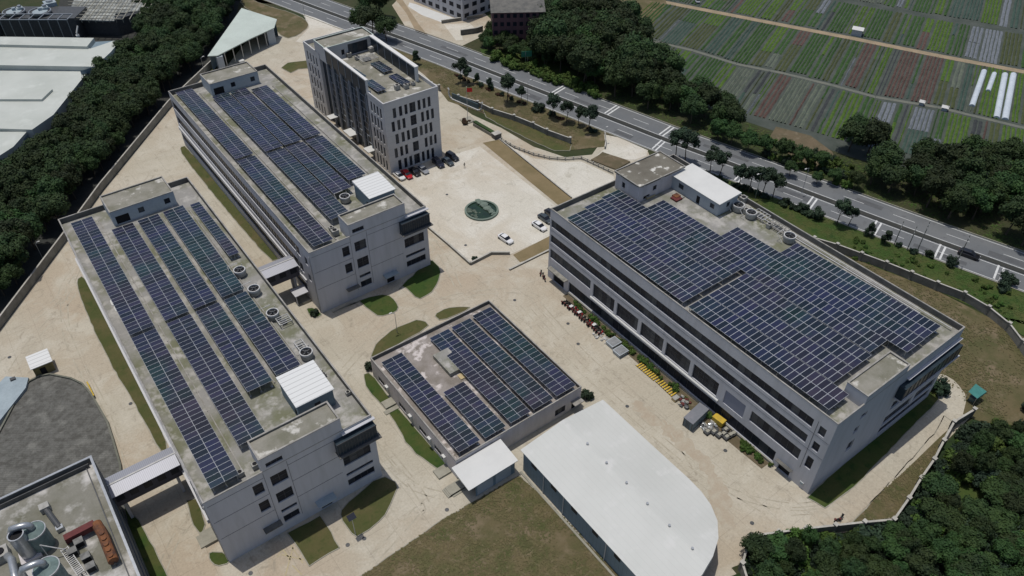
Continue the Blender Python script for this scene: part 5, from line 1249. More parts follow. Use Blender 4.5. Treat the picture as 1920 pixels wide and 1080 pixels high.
# ------------------------------------------------------------------ trees
def crown_mesh(name,seed,rx,rz,nl,nleaf,leaf,m,conic=0):
    rr=random.Random(seed); V=[];F=[]
    lobes=[]
    lumpy=rr.uniform(.8,1.2)
    for i in range(nl):
        a=rr.uniform(0,2*math.pi); e=rr.uniform(-.5,1); r=rr.uniform(.35,.75)
        z=e*rz*.62; k=math.sqrt(max(0,1-(e*.62)**2))
        if conic: k*=(1-.75*(e+.5)/1.5)
        lobes.append((math.cos(a)*rx*r*k,math.sin(a)*rx*r*k,z,rx*rr.uniform(.26,.46)*(1-.4*conic*(e+.5)/1.5)))
    lobes.append((0,0,rz*.1,rx*.5))
    for i in range(nleaf):
        lx,ly,lz,lr=rr.choice(lobes); u=Vector((rr.gauss(0,1),rr.gauss(0,1),rr.gauss(.15,1))).normalized(); q=rr.uniform(.72,1.08)
        c=Vector((lx,ly,lz))+u*lr*q; n=(u+Vector((rr.gauss(0,.45),rr.gauss(0,.45),rr.gauss(.2,.45)))).normalized()
        a=n.cross(Vector((rr.random()-.5,rr.random()-.5,rr.random()-.5))).normalized(); b=n.cross(a); s=leaf*rr.uniform(.6,1.25)
        k=len(V); V+=[tuple(c+a*s*.6),tuple(c+b*s*.35),tuple(c-a*s*.6),tuple(c-b*s*.35)]; F.append((k,k+1,k+2,k+3))
    for lx,ly,lz,lr in lobes:   # twig masses inside each lobe
        k=len(V); bm=bmesh.new(); bmesh.ops.create_icosphere(bm,subdivisions=1,radius=lr*.72)
        for v in bm.verts: V.append((lx+v.co.x*rr.uniform(.8,1.1),ly+v.co.y*rr.uniform(.8,1.1),lz+v.co.z*rr.uniform(.8,1.1)))
        for f in bm.faces: F.append(tuple(k+v.index for v in f.verts))
        bm.free()
    me=bpy.data.meshes.new(name); me.from_pydata(V,[],F); me.materials.append(M[m]); return me
def trunk_mesh(name,seed,h,r,crx,m='bark'):
    rr=random.Random(seed); mb=MB(); lean=Vector((rr.uniform(-.3,.3),rr.uniform(-.3,.3),0))
    pts=[Vector((0,0,0)),Vector((0,0,h*.35))+lean*.4,Vector((0,0,h*.7))+lean,Vector((0,0,h*1.15))+lean*1.3]; mb.tube(pts,r,7,r1=r*.45)
    for i in range(5):
        a=rr.uniform(0,6.28)+i*1.26; b=pts[2]; e=b+Vector((math.cos(a)*crx*.55,math.sin(a)*crx*.55,h*.35*rr.uniform(.6,1.2))); mb.tube([b,b.lerp(e,.5)+Vector((0,0,.2)),e],r*.4,5,r1=r*.12)
    o=mb.build(name,M[m]); me=o.data; bpy.data.objects.remove(o); return me
def variants(pre,n,rx,rz,nl,nleaf,leaf,m,th,tr,conic=0,seed=0):
    out=[]
    for i in range(n): out.append((crown_mesh(pre,seed+i,rx,rz,nl,nleaf,leaf,m,conic),trunk_mesh('trunk',seed+50+i,th,tr,rx),th,rz))
    return out
def plant(name,var,p,s,lb,cat,grp,rz=None,sz=None):
    cm,tm,th,rzz=var; t=thing(name,lb,cat,(p[0],p[1],p[2] if len(p)>2 else 0),grp); t.rotation_euler=(0,0,rnd(0,6.28) if rz is None else rz); t.scale=(s,s,(sz or s))
    a=bpy.data.objects.new('trunk',tm); COL.objects.link(a); a.parent=t
    b=bpy.data.objects.new('crown',cm); COL.objects.link(b); b.parent=t; b.location=(0,0,th+rzz*.35)
    return t
random.seed(21)
FV=variants('crown',6,3.7,3.2,22,3400,.5,'leaf',4.6,.2,seed=100)
FV2=variants('crown',5,3.4,2.8,20,3200,.46,'leaf2',4.0,.2,seed=200)
RV=variants('crown',5,2.15,2.2,13,1500,.40,'leaf3',4.4,.13,seed=300)
KV=variants('crown',3,1.7,3.4,16,1500,.36,'leaf3',.8,.12,conic=1,seed=400)
BV=variants('crown',4,1.5,1.3,10,900,.34,'shrub',.35,.07,seed=500)
BD=variants('crown',3,1.7,1.5,11,1000,.36,'leaf3',.4,.07,seed=540)
BR_=variants('crown',2,1.0,.5,8,500,.26,'shrub_red',.1,.04,seed=560)
def inpoly(x,y,P):
    c=False; n=len(P)
    for i in range(n):
        x1,y1=P[i][0],P[i][1]; x2,y2=P[(i+1)%n][0],P[(i+1)%n][1]
        if (y1>y)!=(y2>y) and x<(x2-x1)*(y-y1)/(y2-y1)+x1: c=not c
    return c
def scatter(P,sp,seed,jit=.35):
    rr=random.Random(seed); xs=[p[0] for p in P]; ys=[p[1] for p in P]; out=[]; y=min(ys); row=0
    while y<max(ys):
        x=min(xs)+(sp/2 if row%2 else 0)
        while x<max(xs):
            a,b=x+rr.uniform(-jit,jit)*sp,y+rr.uniform(-jit,jit)*sp
            if inpoly(a,b,P): out.append((a,b))
            x+=sp
        y+=sp*.87; row+=1
    return out
# forest on the left
LF=[(-40,146),(-19,168),(1,193.5),(13.5,210.5),(43,246),(62,264.5),(70,275),(84,292),(92,305),(101,318),(104,335),(60,340),(62,310)]+[(p.x,p.y) for p in ats([(228,76),(216,98),(186,130),(150,170),(110,222),(66,255),(30,292),(-30,330)],7.5)]
def seen(x,y,z=6):
    v=Vector((x,y,z-CAMH)); d=v.dot(_f); px=960+FPX*v.dot(CR)/d; py=540+FPX*v.dot(CD)/d
    return -60<px<1980 and -60<py<1150
for x,y in scatter(LF,4.8,1):
    if not seen(x,y): continue
    plant('forest_tree',random.choice(FV+FV2[:1]),(x,y,0),rnd(.8,1.2),'dense dark broadleaf tree in the forest between the white factory and the boundary wall','tree','trees of the left forest')
# forest bottom right
RF=[(64.5,27),(69.5,28.5),(74.8,30.6),(83.5,25.6),(92.5,20.2),(97,17.6),(103,18),(108.5,19.3),(114.5,20.3),(121,21.5),(128,22.5),(131,20),(137,16),(142,18),(150,16),(150,-12),(110,-25),(80,-20),(60,0)]
cl=[(108,10)]
for x,y in scatter(RF,3.9,2):
    if (x-112)**2+(y-15.5)**2<13 or not seen(x,y,3): continue
    plant('grove_tree',random.choice(FV2+FV[:3]),(x,y,0),rnd(.42,.9),'bushy dark green tree in the grove below the right workshop','tree','trees of the bottom right grove',sz=rnd(.5,.7))
for i in range(120):
    u=random.random()*5; W_=[(69.8,29.4),(74.8,31.4),(83.5,26.6),(92.6,21.2),(97.1,18.8),(108.6,20.6),(119.7,22.6),(128,23.4)]; k_=random.randrange(7); a_,b_=Vector(W_[k_]),Vector(W_[k_+1]); q=a_.lerp(b_,random.random())
    plant('grove_shrub',random.choice(BV+BD+BD),(q.x+rnd(-.4,.6),q.y-rnd(.2,3.6),0),rnd(.45,1.1),'green shrub close outside the pale capped wall by the bottom right grove','shrub','shrubs outside the bottom right wall')
for x,y in scatter(RF,2.6,12):
    if seen(x,y,1) and (x-112)**2+(y-15.5)**2>9 and random.random()<.75: plant('grove_shrub',random.choice(BV+BD+BD),(x,y,0),rnd(.9,1.7),'rough green scrub filling the gaps between the trees of the bottom right grove','shrub','scrub inside the bottom right grove')
slab('glade_grass',[(107,18.8),(114,20),(118,19),(116,12),(108,12)],0,.08,M['lawn_green'])
for i,(px,py) in enumerate([(1455,1015),(1490,1010),(1440,1040),(1475,1045),(1510,1008),(1430,1070),(1500,1040)]):
    p=at(px,py,2); plant('bamboo_clump',BV[i%4],(p.x,p.y,0),rnd(1.2,1.6),'light green feathery clump at the wall corner of the bottom right grove','bamboo','light green clumps at the grove corner')
# woods beyond the road
def mo(y,o): return (medx(y)+o,y)
WF=[mo(196,13),mo(180,12),mo(160,11.5),mo(140,11.5),mo(122,11.5),(186,129),(183,146),(187,170),(199,200),(192,214),(178,222),(172,214)]
for x,y in scatter(WF,5.6,3):
    plant('wood_tree',random.choice(FV+FV2[:2]),(x,y,0),rnd(.85,1.2)*(1.4 if y>160 else 1.05),'dark broadleaf tree in the wood between the main road and the vegetable beds','tree','trees of the wood beyond the road')
WR=[mo(92,15),mo(78,12),mo(60,11.5),mo(40,11.5),mo(10,12),mo(-20,13),(245,-10),(238,40),(228,62),(218,74),(206,84),(196,88)]
for x,y in scatter(WR,6.0,4):
    if not seen(x,y): continue
    plant('wood_tree',random.choice(FV[:4]+FV2[:3]),(x,y,0),rnd(.95,1.4),'dark broadleaf tree in the thicket between the main road and the right photo edge','tree','trees of the thicket at the right edge')
for i,(px,py,s_) in enumerate([(1590,285,1.1),(1625,292,1.2),(1605,268,1.0),(1640,275,.9),(1600,262,.9)]):
    p=at(px,py); plant('wood_tree',FV[i%6],(p.x,p.y,0),s_,'dark tree in the clump standing by itself at the near end of the vegetable beds','tree','trees of the lone clump by the beds')
for i,(px,py,s_) in enumerate([(1400,285,.9),(1430,292,.8),(1465,300,.9),(1500,312,.8),(1535,318,.75),(1370,270,.9),(1345,262,.9),(1480,330,.6),(1560,345,.6),(1600,355,.7),(1530,345,.5)]):
    p=at(px,py); plant('wood_tree',FV2[i%5],(p.x,p.y,0),s_,'mid green tree in the gap between the wood and the thicket beyond the road','tree','mid green trees beyond the road')
WT=[mo(236,13),mo(214,12),mo(198,12.5),(166,214),(172,226),(176,236),(160,238)]
for x,y in scatter([(p.x,p.y) for p in ats([(905,95),(905,75),(925,62),(985,96),(1040,100),(1050,130),(1010,128),(950,108)])],4.0,6):
    plant('wood_tree',random.choice(FV2),(x,y,0),rnd(.55,.8),'tree in front of the brown clad block beyond the road','tree','trees in front of the brown block')
for x,y in scatter([(p.x,p.y) for p in ats([(1035,50),(1030,5),(1060,-15),(1110,10),(1180,48),(1215,110),(1120,120),(1060,110)])],5.6,7):
    plant('wood_tree',random.choice(FV),(x,y,0),rnd(.9,1.25),'dark tree in the wood right of the brown clad block','tree','trees right of the brown block')
slab('grass_slope',[(p.x,p.y) for p in ats([(900,92),(960,100),(1040,110),(1100,150),(1120,180),(1040,152),(980,130),(905,104)])],0,.12,M['lawn_green'])
slab('dry_grass',[(p.x,p.y) for p in ats([(1090,5),(1120,-10),(1245,-10),(1250,8),(1215,60),(1160,45)])],0,.12,M['lawn_dry'])
slab('bare_soil',[(p.x,p.y) for p in ats([(1455,238),(1520,255),(1560,285),(1580,325),(1530,318),(1480,290),(1440,262)])],0,.13,M['soil'])
for i in range(46):
    px,py=random.choice([(rnd(925,1050),0),(rnd(1060,1120),1)])
    py=100+(px-905)*.33+rnd(-6,14); p=at(px,py); plant('shrub',BV[i%4],(p.x,p.y,0),rnd(.7,1.5),'leafy green shrub on the slope between the far carriageway and the wood','shrub','shrubs on the far road slope')
for i in range(40):
    px=rnd(1440,1600); py=290+(px-1440)*.38+rnd(-34,10); p=at(px,py); plant('shrub',random.choice(BV+BD),(p.x,p.y,0),rnd(.6,1.3),'low green shrub on the bare ground beyond the far carriageway','shrub','shrubs on the bare ground beyond the road')
# big dark trees behind the office tower
for i,(px,py,s_,lb) in enumerate([(700,70,1.35,'tallest dark tree at the roadside behind the office tower'),(676,62,1.1,'dark tree left of the tallest one behind the office tower'),(725,78,1.1,'dark tree right of the tallest one behind the office tower'),(716,34,1.2,'dark tree across the carriageway behind the office tower'),(692,30,1.1,'dark tree farthest back behind the office tower')]):
    p=at(px,py); plant('dark_tree',FV[i],(p.x,p.y,0),s_,lb,'tree',None)
# street trees one by one
ST=[(781,122,'k',1.25,'round dark tree right of the office roof screen'),(863,155,'r',1.25,'umbrella shaped street tree nearest the office tower'),(877,158,'r',.85,'slim street tree close beside the umbrella shaped one'),
(895,158,'k',.95,'first of two dark conifers before the flagpole'),(918,168,'k',1.0,'second of two dark conifers before the flagpole'),(951,192,'r',1.4,'big street tree above the red shrub bed by the plaza'),(977,193,'r',.9,'thin pale street tree right of the one above the red shrub bed'),
(1010,207,'b',1.35,'clipped round bush by the kerb between the street trees'),(1037,221,'r',1.1,'first of four street trees before the entrance'),(1062,230,'r',1.1,'second of four street trees before the entrance'),(1085,236,'r',.9,'third and palest of four street trees before the entrance'),(1103,246,'r',1.3,'fourth and densest of four street trees before the entrance'),
(1266,300,'r',1.45,'left half of the large tree pair behind the stair head of the big roof'),(1284,304,'r',1.4,'right half of the large tree pair behind the stair head of the big roof'),(1331,324,'r',1.15,'left street tree behind the middle of the white roofed cabin'),(1348,333,'r',1.2,'right street tree behind the middle of the white roofed cabin'),
(1384,353,'r',1.15,'first street tree behind the right end of the white roofed cabin'),(1403,362,'r',1.2,'second street tree behind the right end of the white roofed cabin'),(1428,368,'r',1.2,'third street tree behind the right end of the white roofed cabin'),(1448,372,'r',1.2,'last full street tree right of the white roofed cabin'),
(1473,382,'b',.9,'small round bush before the double road line'),(1504,395,'b',1.1,'round bush left of the double road line'),(1530,408,'b',1.4,'round bush right of the double road line'),(1568,422,'r',1.05,'sparse leaning street tree above the solar roof edge'),(1590,424,'r',.9,'thin second street tree above the solar roof edge'),
(1629,442,'k',.95,'conical bush left of the road line behind the big roof'),(1659,458,'k',1.05,'broader conical bush right of the road line behind the big roof'),(1684,462,'b',.6,'small dark bush by the utility poles, leftmost'),(1712,474,'b',.65,'small dark bush by the utility poles, middle'),(1743,481,'b',.8,'dark bush left of the crossing lines near the black car'),
(1783,497,'b',1.1,'dark bush just left below the black car'),(1888,530,'b',1.3,'dark bush by the road line at the right photo edge'),(1880,545,'b',1.1,'lower dark bush at the right photo edge')]
for i,(px,py,k,s_,lb) in enumerate(ST):
    p=at(px,py); V={'r':RV,'k':KV,'b':BD}[k]; plant('street_tree' if k!='b' else 'bush',V[i%len(V)],(p.x,p.y,0),s_,lb,'tree' if k!='b' else 'bush',None)
for i in range(70):
    L_=random.random(); 
    if i<42: q=off_line(-9.6-rnd(0,1.6),212,152,1); a=random.choice(q); v=random.choice(BR_+BD[:1]); s_=rnd(.45,.9); lb='low reddish roadside shrub under the street trees by the plaza'; g='low shrubs under the plaza street trees'
    else: q=off_line(-9.2-rnd(0,1.2),118,86,1); a=random.choice(q); v=random.choice(BD); s_=rnd(.4,.7); lb='low dark roadside shrub behind the white roofed cabin'; g='low shrubs behind the cabin'
    plant('low_shrub',v,(a[0],a[1],.08),s_,lb,'shrub',g)
for i in range(60):
    px=rnd(1600,1900); py=455+(px-1600)*.36+rnd(-10,32); p=at(px,py)
    if p.x>medx(p.y)-9: continue
    plant('verge_shrub',random.choice(BV),(p.x,p.y,0),rnd(.2,.55),'small green shrub in the grass verge beside the main road at the right','shrub','shrubs in the right grass verge')
# planting strip by the motorcycles
for i in range(80):
    y=rnd(42,98); 
    if 47<y<55: continue
    plant('strip_shrub',random.choice(BV),(rnd(89.3,90.3),y,0),rnd(.28,.6),'green shrub in the planting strip along the right workshop wall','shrub','shrubs along the right workshop')
for px,py,s_,lb in [(590,590,.7,'bush at the near left corner of the second workshop'),(1100,745,.9,'bush at the right corner of the low solar building'),(695,690,.8,'bush at the left corner of the low solar building'),(1758,735,1.4,'dark bush at the far corner of the right workshop'),(890,487,.5,'brown bush at the corner of the plaza wall')]:
    p=at(px,py); plant('bush',BD[0],(p.x,p.y,0),s_,lb,'bush',None)
# ------------------------------------------------------------------ lamps and poles
def lamp(px,py,h,lb,arm=(1.4,0),sol=False):
    p=at(px,py); t=thing('street_lamp',lb,'street lamp',p); mb=MB(); mb.tube([p,p+Vector((0,0,h))],.09,7,r1=.05); mb.build('pole',M['metal'],t)
    mb=MB(); e=p+Vector((arm[0],arm[1],h+.3)); mb.tube([p+Vector((0,0,h-.05)),e],.05,6); mb.build('arm',M['metal'],t); mb=MB(); mb.box(e.x-.35,e.x+.35,e.y-.16,e.y+.16,e.z-.08,e.z+.06); mb.build('lamp_head',M['pipe'],t)
    if sol: mb=MB(); mb.face([(p.x-.7,p.y-.5,h+.35),(p.x+.7,p.y-.5,h+.35),(p.x+.7,p.y+.5,h+.8),(p.x-.7,p.y+.5,h+.8)]); mb.build('solar_cell',M['cell'],t)
lamp(573,38,8,'street lamp at the road behind the wedge shaped shed',(-1.2,.5)); lamp(989,198,8,'street lamp by the road, left of the clipped bush',(1.5,.5)); lamp(1416,372,8,'street lamp on the median behind the cabin',(-1.5,0)); lamp(745,625,6,'lamp post on the lawn beside the low solar building',(-.8,.3)); lamp(667,1003,5,'solar lamp post on the curved lawn before the nearest workshop',(.4,.3),True); lamp(385,140,6,'lamp post by the forest wall near the open shed',(.9,0)); lamp(1134,268,5,'post at the entrance corner lawn',(.3,0)); lamp(82,488,5,'lamp post on the forest edge at the left wall',(.7,.2)); lamp(1503,362,8,'street lamp on the road median above the solar roof edge',(-1.5,0))
def upole(px,py,h,lb):
    p=at(px,py); t=thing('utility_pole',lb,'utility pole',p); mb=MB(); mb.tube([p,p+Vector((0,0,h))],.14,7,r1=.09); mb.build('pole',M['fence'],t)
    mb=MB(); 
    for z in (h-.6,h-1.6): mb.bar(p+Vector((-1,-.4,z)),p+Vector((1,.4,z)),.1,.1)
    mb.build('crossarm',M['metal'],t); mb=MB()
    for z in (h-.6,h-1.6):
        for k in (-.9,0,.9): q=p+Vector((k,.4*k,z)); mb.cyl(q.x,q.y,q.z+.05,q.z+.35,.08,6)
    mb.build('insulator',M['pipe'],t)
upole(1676,460,7.5,'leftmost utility pole between the road and the boundary wall'); upole(1700,470,7.5,'second utility pole between the road and the boundary wall'); upole(1718,474,9.5,'tall utility pole with insulators above the verge'); upole(1790,500,9.5,'tall utility pole with insulators beside the black car')
t=thing('road_sign','green direction sign on two posts beyond the far carriageway','road sign',at(987,128)); p=at(987,128); mb=MB(); mb.box(p.x-.5,p.x-.4,p.y-.05,p.y+.05,0,6); mb.box(p.x+.4,p.x+.5,p.y-.05,p.y+.05,0,6); mb.build('post',M['metal'],t); d=Vector((.25,-.97)); mb=MB(); mb.bar((p.x-1.8*.9,p.y+1.6*.5,5.2),(p.x+1.8*.9,p.y-1.6*.5,5.2),.1,2.0); mb.build('sign_panel',M['signgreen'],t)
t=thing('parasol','small turquoise canopy on posts at the bend of the road','canopy',at(1822,748)); p=at(1822,750); mb=MB(); mb.face([(p.x-1.6,p.y-1.0,2.5),(p.x+1.6,p.y-1.2,2.6),(p.x+1.7,p.y+1.2,2.7),(p.x-1.4,p.y+1.0,2.6)]); mb.face([(p.x-1.6,p.y-1.0,2.5),(p.x+1.6,p.y-1.2,2.6),(p.x+1.6,p.y-1.25,2.2),(p.x-1.6,p.y-1.05,2.1)]); mb.build('cover',M['turq'],t,fix=False)
mb=MB()
for sx,sy in ((-1.4,-.9),(1.4,-1.0),(1.5,1.0),(-1.3,.9)): mb.tube([p+Vector((sx,sy,0)),p+Vector((sx,sy,2.5))],.05,6)
mb.build('leg',M['metal'],t); t=thing('rubbish_bin','dark green bin under the turquoise canopy','bin',(p.x,p.y,0)); mb=MB(); mb.box(p.x-.7,p.x+.6,p.y-.5,p.y+.5,0,1.1); mb.build('body',M['green_tank'],t); mb=MB(); mb.box(p.x-.75,p.x+.65,p.y-.55,p.y+.55,1.1,1.2); mb.build('lid',M['metal_dark'],t)
# ------------------------------------------------------------------ cars
def car(px,py,rz,paint,lb,L_=4.6,W_=1.8,suv=0):
    p=at(px,py); z0=.05; p.z=z0; t=thing('parked_car' if 'driving' not in lb else 'car',lb,'car',(p.x,p.y,z0),None); t.rotation_euler=(0,0,rz)
    off=parent_off(t); H=.1*suv
    def loft(secs,mi=0,mb=None):
        mb=mb or MB(); n=len(secs[0]); ks=[]
        for s in secs: ks.append(len(mb.v)); mb.v+=[(q[0]+off.x,q[1]+off.y,q[2]+off.z) for q in s]
        for a,b in zip(ks,ks[1:]):
            for i in range(n): j=(i+1)%n; mb.f.append((a+i,a+j,b+j,b+i)); mb.mi.append(mi)
        for k in (ks[0],ks[-1]): mb.f.append(tuple(range(k,k+n))); mb.mi.append(mi)
        return mb
    def sec(x,w,z0,z1,r=.12): 
        h=w/2; return [(x,-h+r*.5,z0),(x,h-r*.5,z0),(x,h,z0+.2),(x,h,z1-r),(x,h-r,z1),(x,-h+r,z1),(x,-h,z1-r),(x,-h,z0+.2)]
    l=L_/2
    body=loft([sec(-l,W_*.82,.35,.80),sec(-l+.18,W_*.96,.25,.93+H),sec(-l+.9,W_,.22,.98+H),sec(.1,W_,.22,.96+H),sec(l-1.1,W_,.22,.90+H),sec(l-.25,W_*.92,.25,.76+H),sec(l,W_*.75,.35,.62)])
    roof_z=1.42+.25*suv; b1,b2,f1,f2=-l+(.55 if not suv else .25),-l+(1.25 if not suv else .55),l-1.95,l-1.15
    bo=body.build('body',M[paint],t)
    def cs(x,w,z): h=w/2; return [(x,-h,.9),(x,h,.9),(x,h*.98,z-.04),(x,h*.8,z),(x,-h*.8,z),(x,-h*.98,z-.04)]
    gl=loft([cs(b1,W_*.80,.97+H),cs(b2,W_*.82,roof_z-.06),cs(f1,W_*.82,roof_z-.06),cs(f2,W_*.84,.95+H)]); gl.build('window',M['glass'],t)
    rf=loft([[(x,-w/2,z-.05),(x,w/2,z-.05),(x,w/2-.06,z),(x,-w/2+.06,z)] for x,w,z in ((b2-.02,W_*.70,roof_z-.03),(b2+.3,W_*.74,roof_z+.01),(f1-.3,W_*.74,roof_z+.01),(f1+.05,W_*.70,roof_z-.04))]); rf.build('roof',M[paint],t)
    for sx in (-l+.8,l-.85):
        for sy in (-W_/2+.1,W_/2-.1):
            mb=MB(); N=14; ring=[(sx+.32*math.cos(2*math.pi*i/N)+off.x,.32+.32*math.sin(2*math.pi*i/N)+off.z) for i in range(N)]
            ya,yb=sy-.11+off.y,sy+.11+off.y; k=len(mb.v)
            for y in (ya,yb): mb.v+=[(x,y,z) for x,z in ring]
            for i in range(N): j=(i+1)%N; mb.f.append((i,j,N+j,N+i)); mb.mi.append(0)
            mb.f.append(tuple(range(N))); mb.mi.append(0); mb.f.append(tuple(range(N,2*N))); mb.mi.append(0)
            wh=mb.build('wheel',M['tyre'],t)
    for sy in (-.62,.62):
        mb=MB(); c=lambda x,y,z:(x+off.x,y+off.y,z+off.z); mb.box(l-.14+off.x,l-.03+off.x,sy-.18+off.y,sy+.18+off.y,.62+off.z,.74+off.z); mb.build('headlight',M['alu'],t)
        mb=MB(); mb.box(-l+.0+off.x,-l+.09+off.x,sy-.16+off.y,sy+.16+off.y,.68+off.z,.8+off.z); mb.build('tail_light',M['redcloth'],t)
    return t
def paint(n,c,met=.1,ro=.28):
    m=bpy.data.materials.new(n); m.use_nodes=True; b=m.node_tree.nodes['Principled BSDF']; b.inputs['Base Color'].default_value=(*c,1); b.inputs['Roughness'].default_value=ro; b.inputs['Metallic'].default_value=met; b.inputs['Coat Weight'].default_value=.5; M[n]=m
paint('pw',(.72,.72,.71)); paint('pr',(.42,.012,.018)); paint('pk',(.012,.012,.014)); paint('pb',(.012,.014,.03)); paint('ps',(.42,.44,.47),.5); paint('pg',(.06,.075,.08),.3)
N_=R(-90)
car(749,333,N_+.05,'pw','white car half hidden behind the workshop roof, leftmost of the office row',4.4); car(763,330,N_-.03,'pr','bright red car in the row at the foot of the office tower',4.7); car(778,325,N_,'pk','black car between the red one and a silvery white one',4.5)
car(793,321,N_+.04,'ps','silvery white car third from the left end of the visible row',4.5); car(822,309,N_-.05,'pb','large dark blue van like car at the office tower corner',4.9,1.95,1); car(840,306,N_+.03,'pg','grey car between two black ones right of the office tower',4.4); car(848,297,N_+.1,'pk','rightmost black car beside the office tower',4.8,1.85,1)
car(948,451,N_+.12,'pw','white car parked alone near the lower plaza edge',4.6); car(1011,427,N_+.08,'pw','white car at the corner of the big right workshop',4.6); car(1022,413,N_+.05,'pg','dark grey car behind the white one by the right workshop corner',4.6); car(1034,404,N_,'pk','black car almost hidden behind the right workshop corner',4.6)
p=at(1815,480); car(1815,481,math.atan2(-8,medx(p.y-4)-medx(p.y+4)),'pk','black car driving along the near carriageway at the right',5.0,1.9,1)
car(1345-38,0+4,.9,'ps','silver car standing at the field track',4.4)
# ------------------------------------------------------------------ motorcycles
def moto(x,y,rz,lb,col='pk',g='motorcycles parked along the right workshop',cover=False):
    t=thing('motorcycle',lb,'motorcycle',(x,y,.02),g); t.rotation_euler=(0,0,rz); o=parent_off(t)
    def bx(mb,*b): mb.box(b[0]+o.x,b[1]+o.x,b[2]+o.y,b[3]+o.y,b[4]+o.z,b[5]+o.z)
    for wx in (-.62,.62):
        mb=MB(); N=12
        for yy in (-.05,.05): mb.v+=[(wx+.29*math.cos(6.283*i/N)+o.x,yy+o.y,.29+.29*math.sin(6.283*i/N)+o.z) for i in range(N)]
        for i in range(N): j=(i+1)%N; mb.f.append((i,j,N+j,N+i)); mb.mi.append(0)
        mb.f.append(tuple(range(N))); mb.mi.append(0); mb.f.append(tuple(range(N,2*N))); mb.mi.append(0); mb.build('wheel',M['tyre'],t)
    mb=MB(); bx(mb,-.4,.25,-.14,.14,.3,.62); bx(mb,.3,.5,-.17,.17,.35,.85); mb.build('body',M[col],t)
    mb=MB(); bx(mb,-.75,.05,-.13,.13,.68,.78); mb.build('seat',M['tyre'],t)
    mb=MB(); c=Vector((o.x,o.y,o.z)); mb.tube([c+Vector((.62,0,.3)),c+Vector((.42,0,1.0))],.04,6); mb.tube([c+Vector((.38,-.33,1.02)),c+Vector((.42,0,1.0)),c+Vector((.38,.33,1.02))],.03,6); mb.build('handlebar',M['metal_dark'],t)
    if cover: mb=MB(); bx(mb,-.5,.45,-.34,.34,.8,.92); bx(mb,.3,.55,-.36,.36,.5,.86); mb.build('rain_cover',M['white_plain'],t)
    mb=MB(); bx(mb,-.95,-.65,-.17,.17,.75,1.0); mb.build('luggage_box',M['redduct'] if col!='pw' else M['pk'],t)
    return t
random.seed(4)
ys=[97.8,97.0,96.3,95.5,94.6,93.7,92.9,92.1,91.2,90.3,89.5,88.7,87.9,87.0,86.2,85.3]
for i,y in enumerate(ys):
    cv=i in (3,6,12); moto(88.3+rnd(-.2,.2),y,R(rnd(-14,14)),'motorcycle with a white rain cover in the row by the planting strip' if cv else 'dark motorcycle in the row along the planting strip of the right workshop',random.choice(['pk','pb','pr','pk']),'covered motorcycles in the row' if cv else 'motorcycles parked along the right workshop',cv)
for i,(px,py) in enumerate([(1014,514),(1018,519),(1021,524)]): p=at(px,py); moto(p.x,p.y,R(40+i*9),['top','middle','bottom'][i]+' motorcycle of the three at the near corner door of the right workshop','pk','motorcycles at the corner door')
p=at(1571,977); moto(p.x,p.y,R(-20),'lone motorcycle by the wall at the bottom right grove','pk',None)
p=at(1577,975); moto(p.x+.2,p.y+.2,R(10),'second motorcycle leaning close to the wall by the bottom right grove','pk',None)
# ------------------------------------------------------------------ clutter beside the right workshop
def heap(name,lb,cat,pts,mats,seed,r=(.25,.6),h=.5):
    rr=random.Random(seed); t=thing(name,lb,cat,at(*pts[0])); 
    for k,mn in enumerate(mats):
        mb=MB()
        for i in range(9):
            q=at(*rr.choice(pts)); rock(mb,q.x+rr.uniform(-.9,.9),q.y+rr.uniform(-.9,.9),rr.uniform(.1,h),rr.uniform(*r),seed*100+i+k*31)
        mb.build('sack' if k==0 else 'scrap',M[mn],t)
    return t
heap('sack_heap','heap of white sacks between the motorcycles and the grey bins','sacks',[(1120,628),(1130,634),(1138,640)],['pipe','tub'],71,(.18,.42),.35)
for i,(px,py,lb) in enumerate([(1150,646,'upper grey skip beside the white sack heap'),(1163,662,'lower grey skip beside the planting strip')]):
    p=at(px,py); t=thing('skip',lb,'skip',p); mb=MB(); mb.prism([(p.x-1.2,p.y-1.0),(p.x+1.2,p.y-1.0),(p.x+1.2,p.y+1.0),(p.x-1.2,p.y+1)],0,.9,0,top=[(p.x-1.35,p.y-1.15,.9),(p.x+1.35,p.y-1.15,.9),(p.x+1.35,p.y+1.15,.9),(p.x-1.35,p.y+1.15,.9)]); mb.build('body',M['bluewall2'],t); mb=MB(); mb.box(p.x-1.15,p.x+1.15,p.y-.95,p.y+.95,.9,.98); mb.build('load',M['metal'],t); mb=MB(); mb.bar((p.x-1.4,p.y-1.2,.85),(p.x+1.4,p.y-1.2,.85),.12,.12); mb.build('rim',M['metal_dark'],t)
k=0
for (a,b,n_,pos) in [((1232,712),(1264,742),8,'beside the bins, near the small cartons')]+[((1196,683),(1230,712),9,'nearer the skips')]:
    for i in range(n_):
        u=(i+.5)/n_; p=at(a[0]+(b[0]-a[0])*u,a[1]+(b[1]-a[1])*u); t=thing('pallet','yellow pallet in the line '+pos,'pallet',p,'yellow pallets '+pos)
        mb=MB(); mb.box(p.x-.75,p.x+.75,p.y-.22,p.y+.06,.12,.3); mb.build('deck',M['yellow'],t); mb=MB(); mb.box(p.x-.7,p.x-.55,p.y-.3,p.y+.3,0,.12); mb.box(p.x+.55,p.x+.7,p.y-.3,p.y+.3,0,.12); mb.build('foot',M['bark'],t)
boxes('carton','carton',1267,749,0,'pale carton at the end of the yellow pallets',[('box','ochrelight',-.8,.6,-.5,.5,0,.7),('flap','tub',-.8,.6,-.5,.5,.7,.76)])
heap('scrap_heap','small pinkish scrap heap between the carton and the grey container','scrap',[(1279,752),(1286,756),(1283,760)],['tub','redduct','metal_dark'],73,(.2,.45))
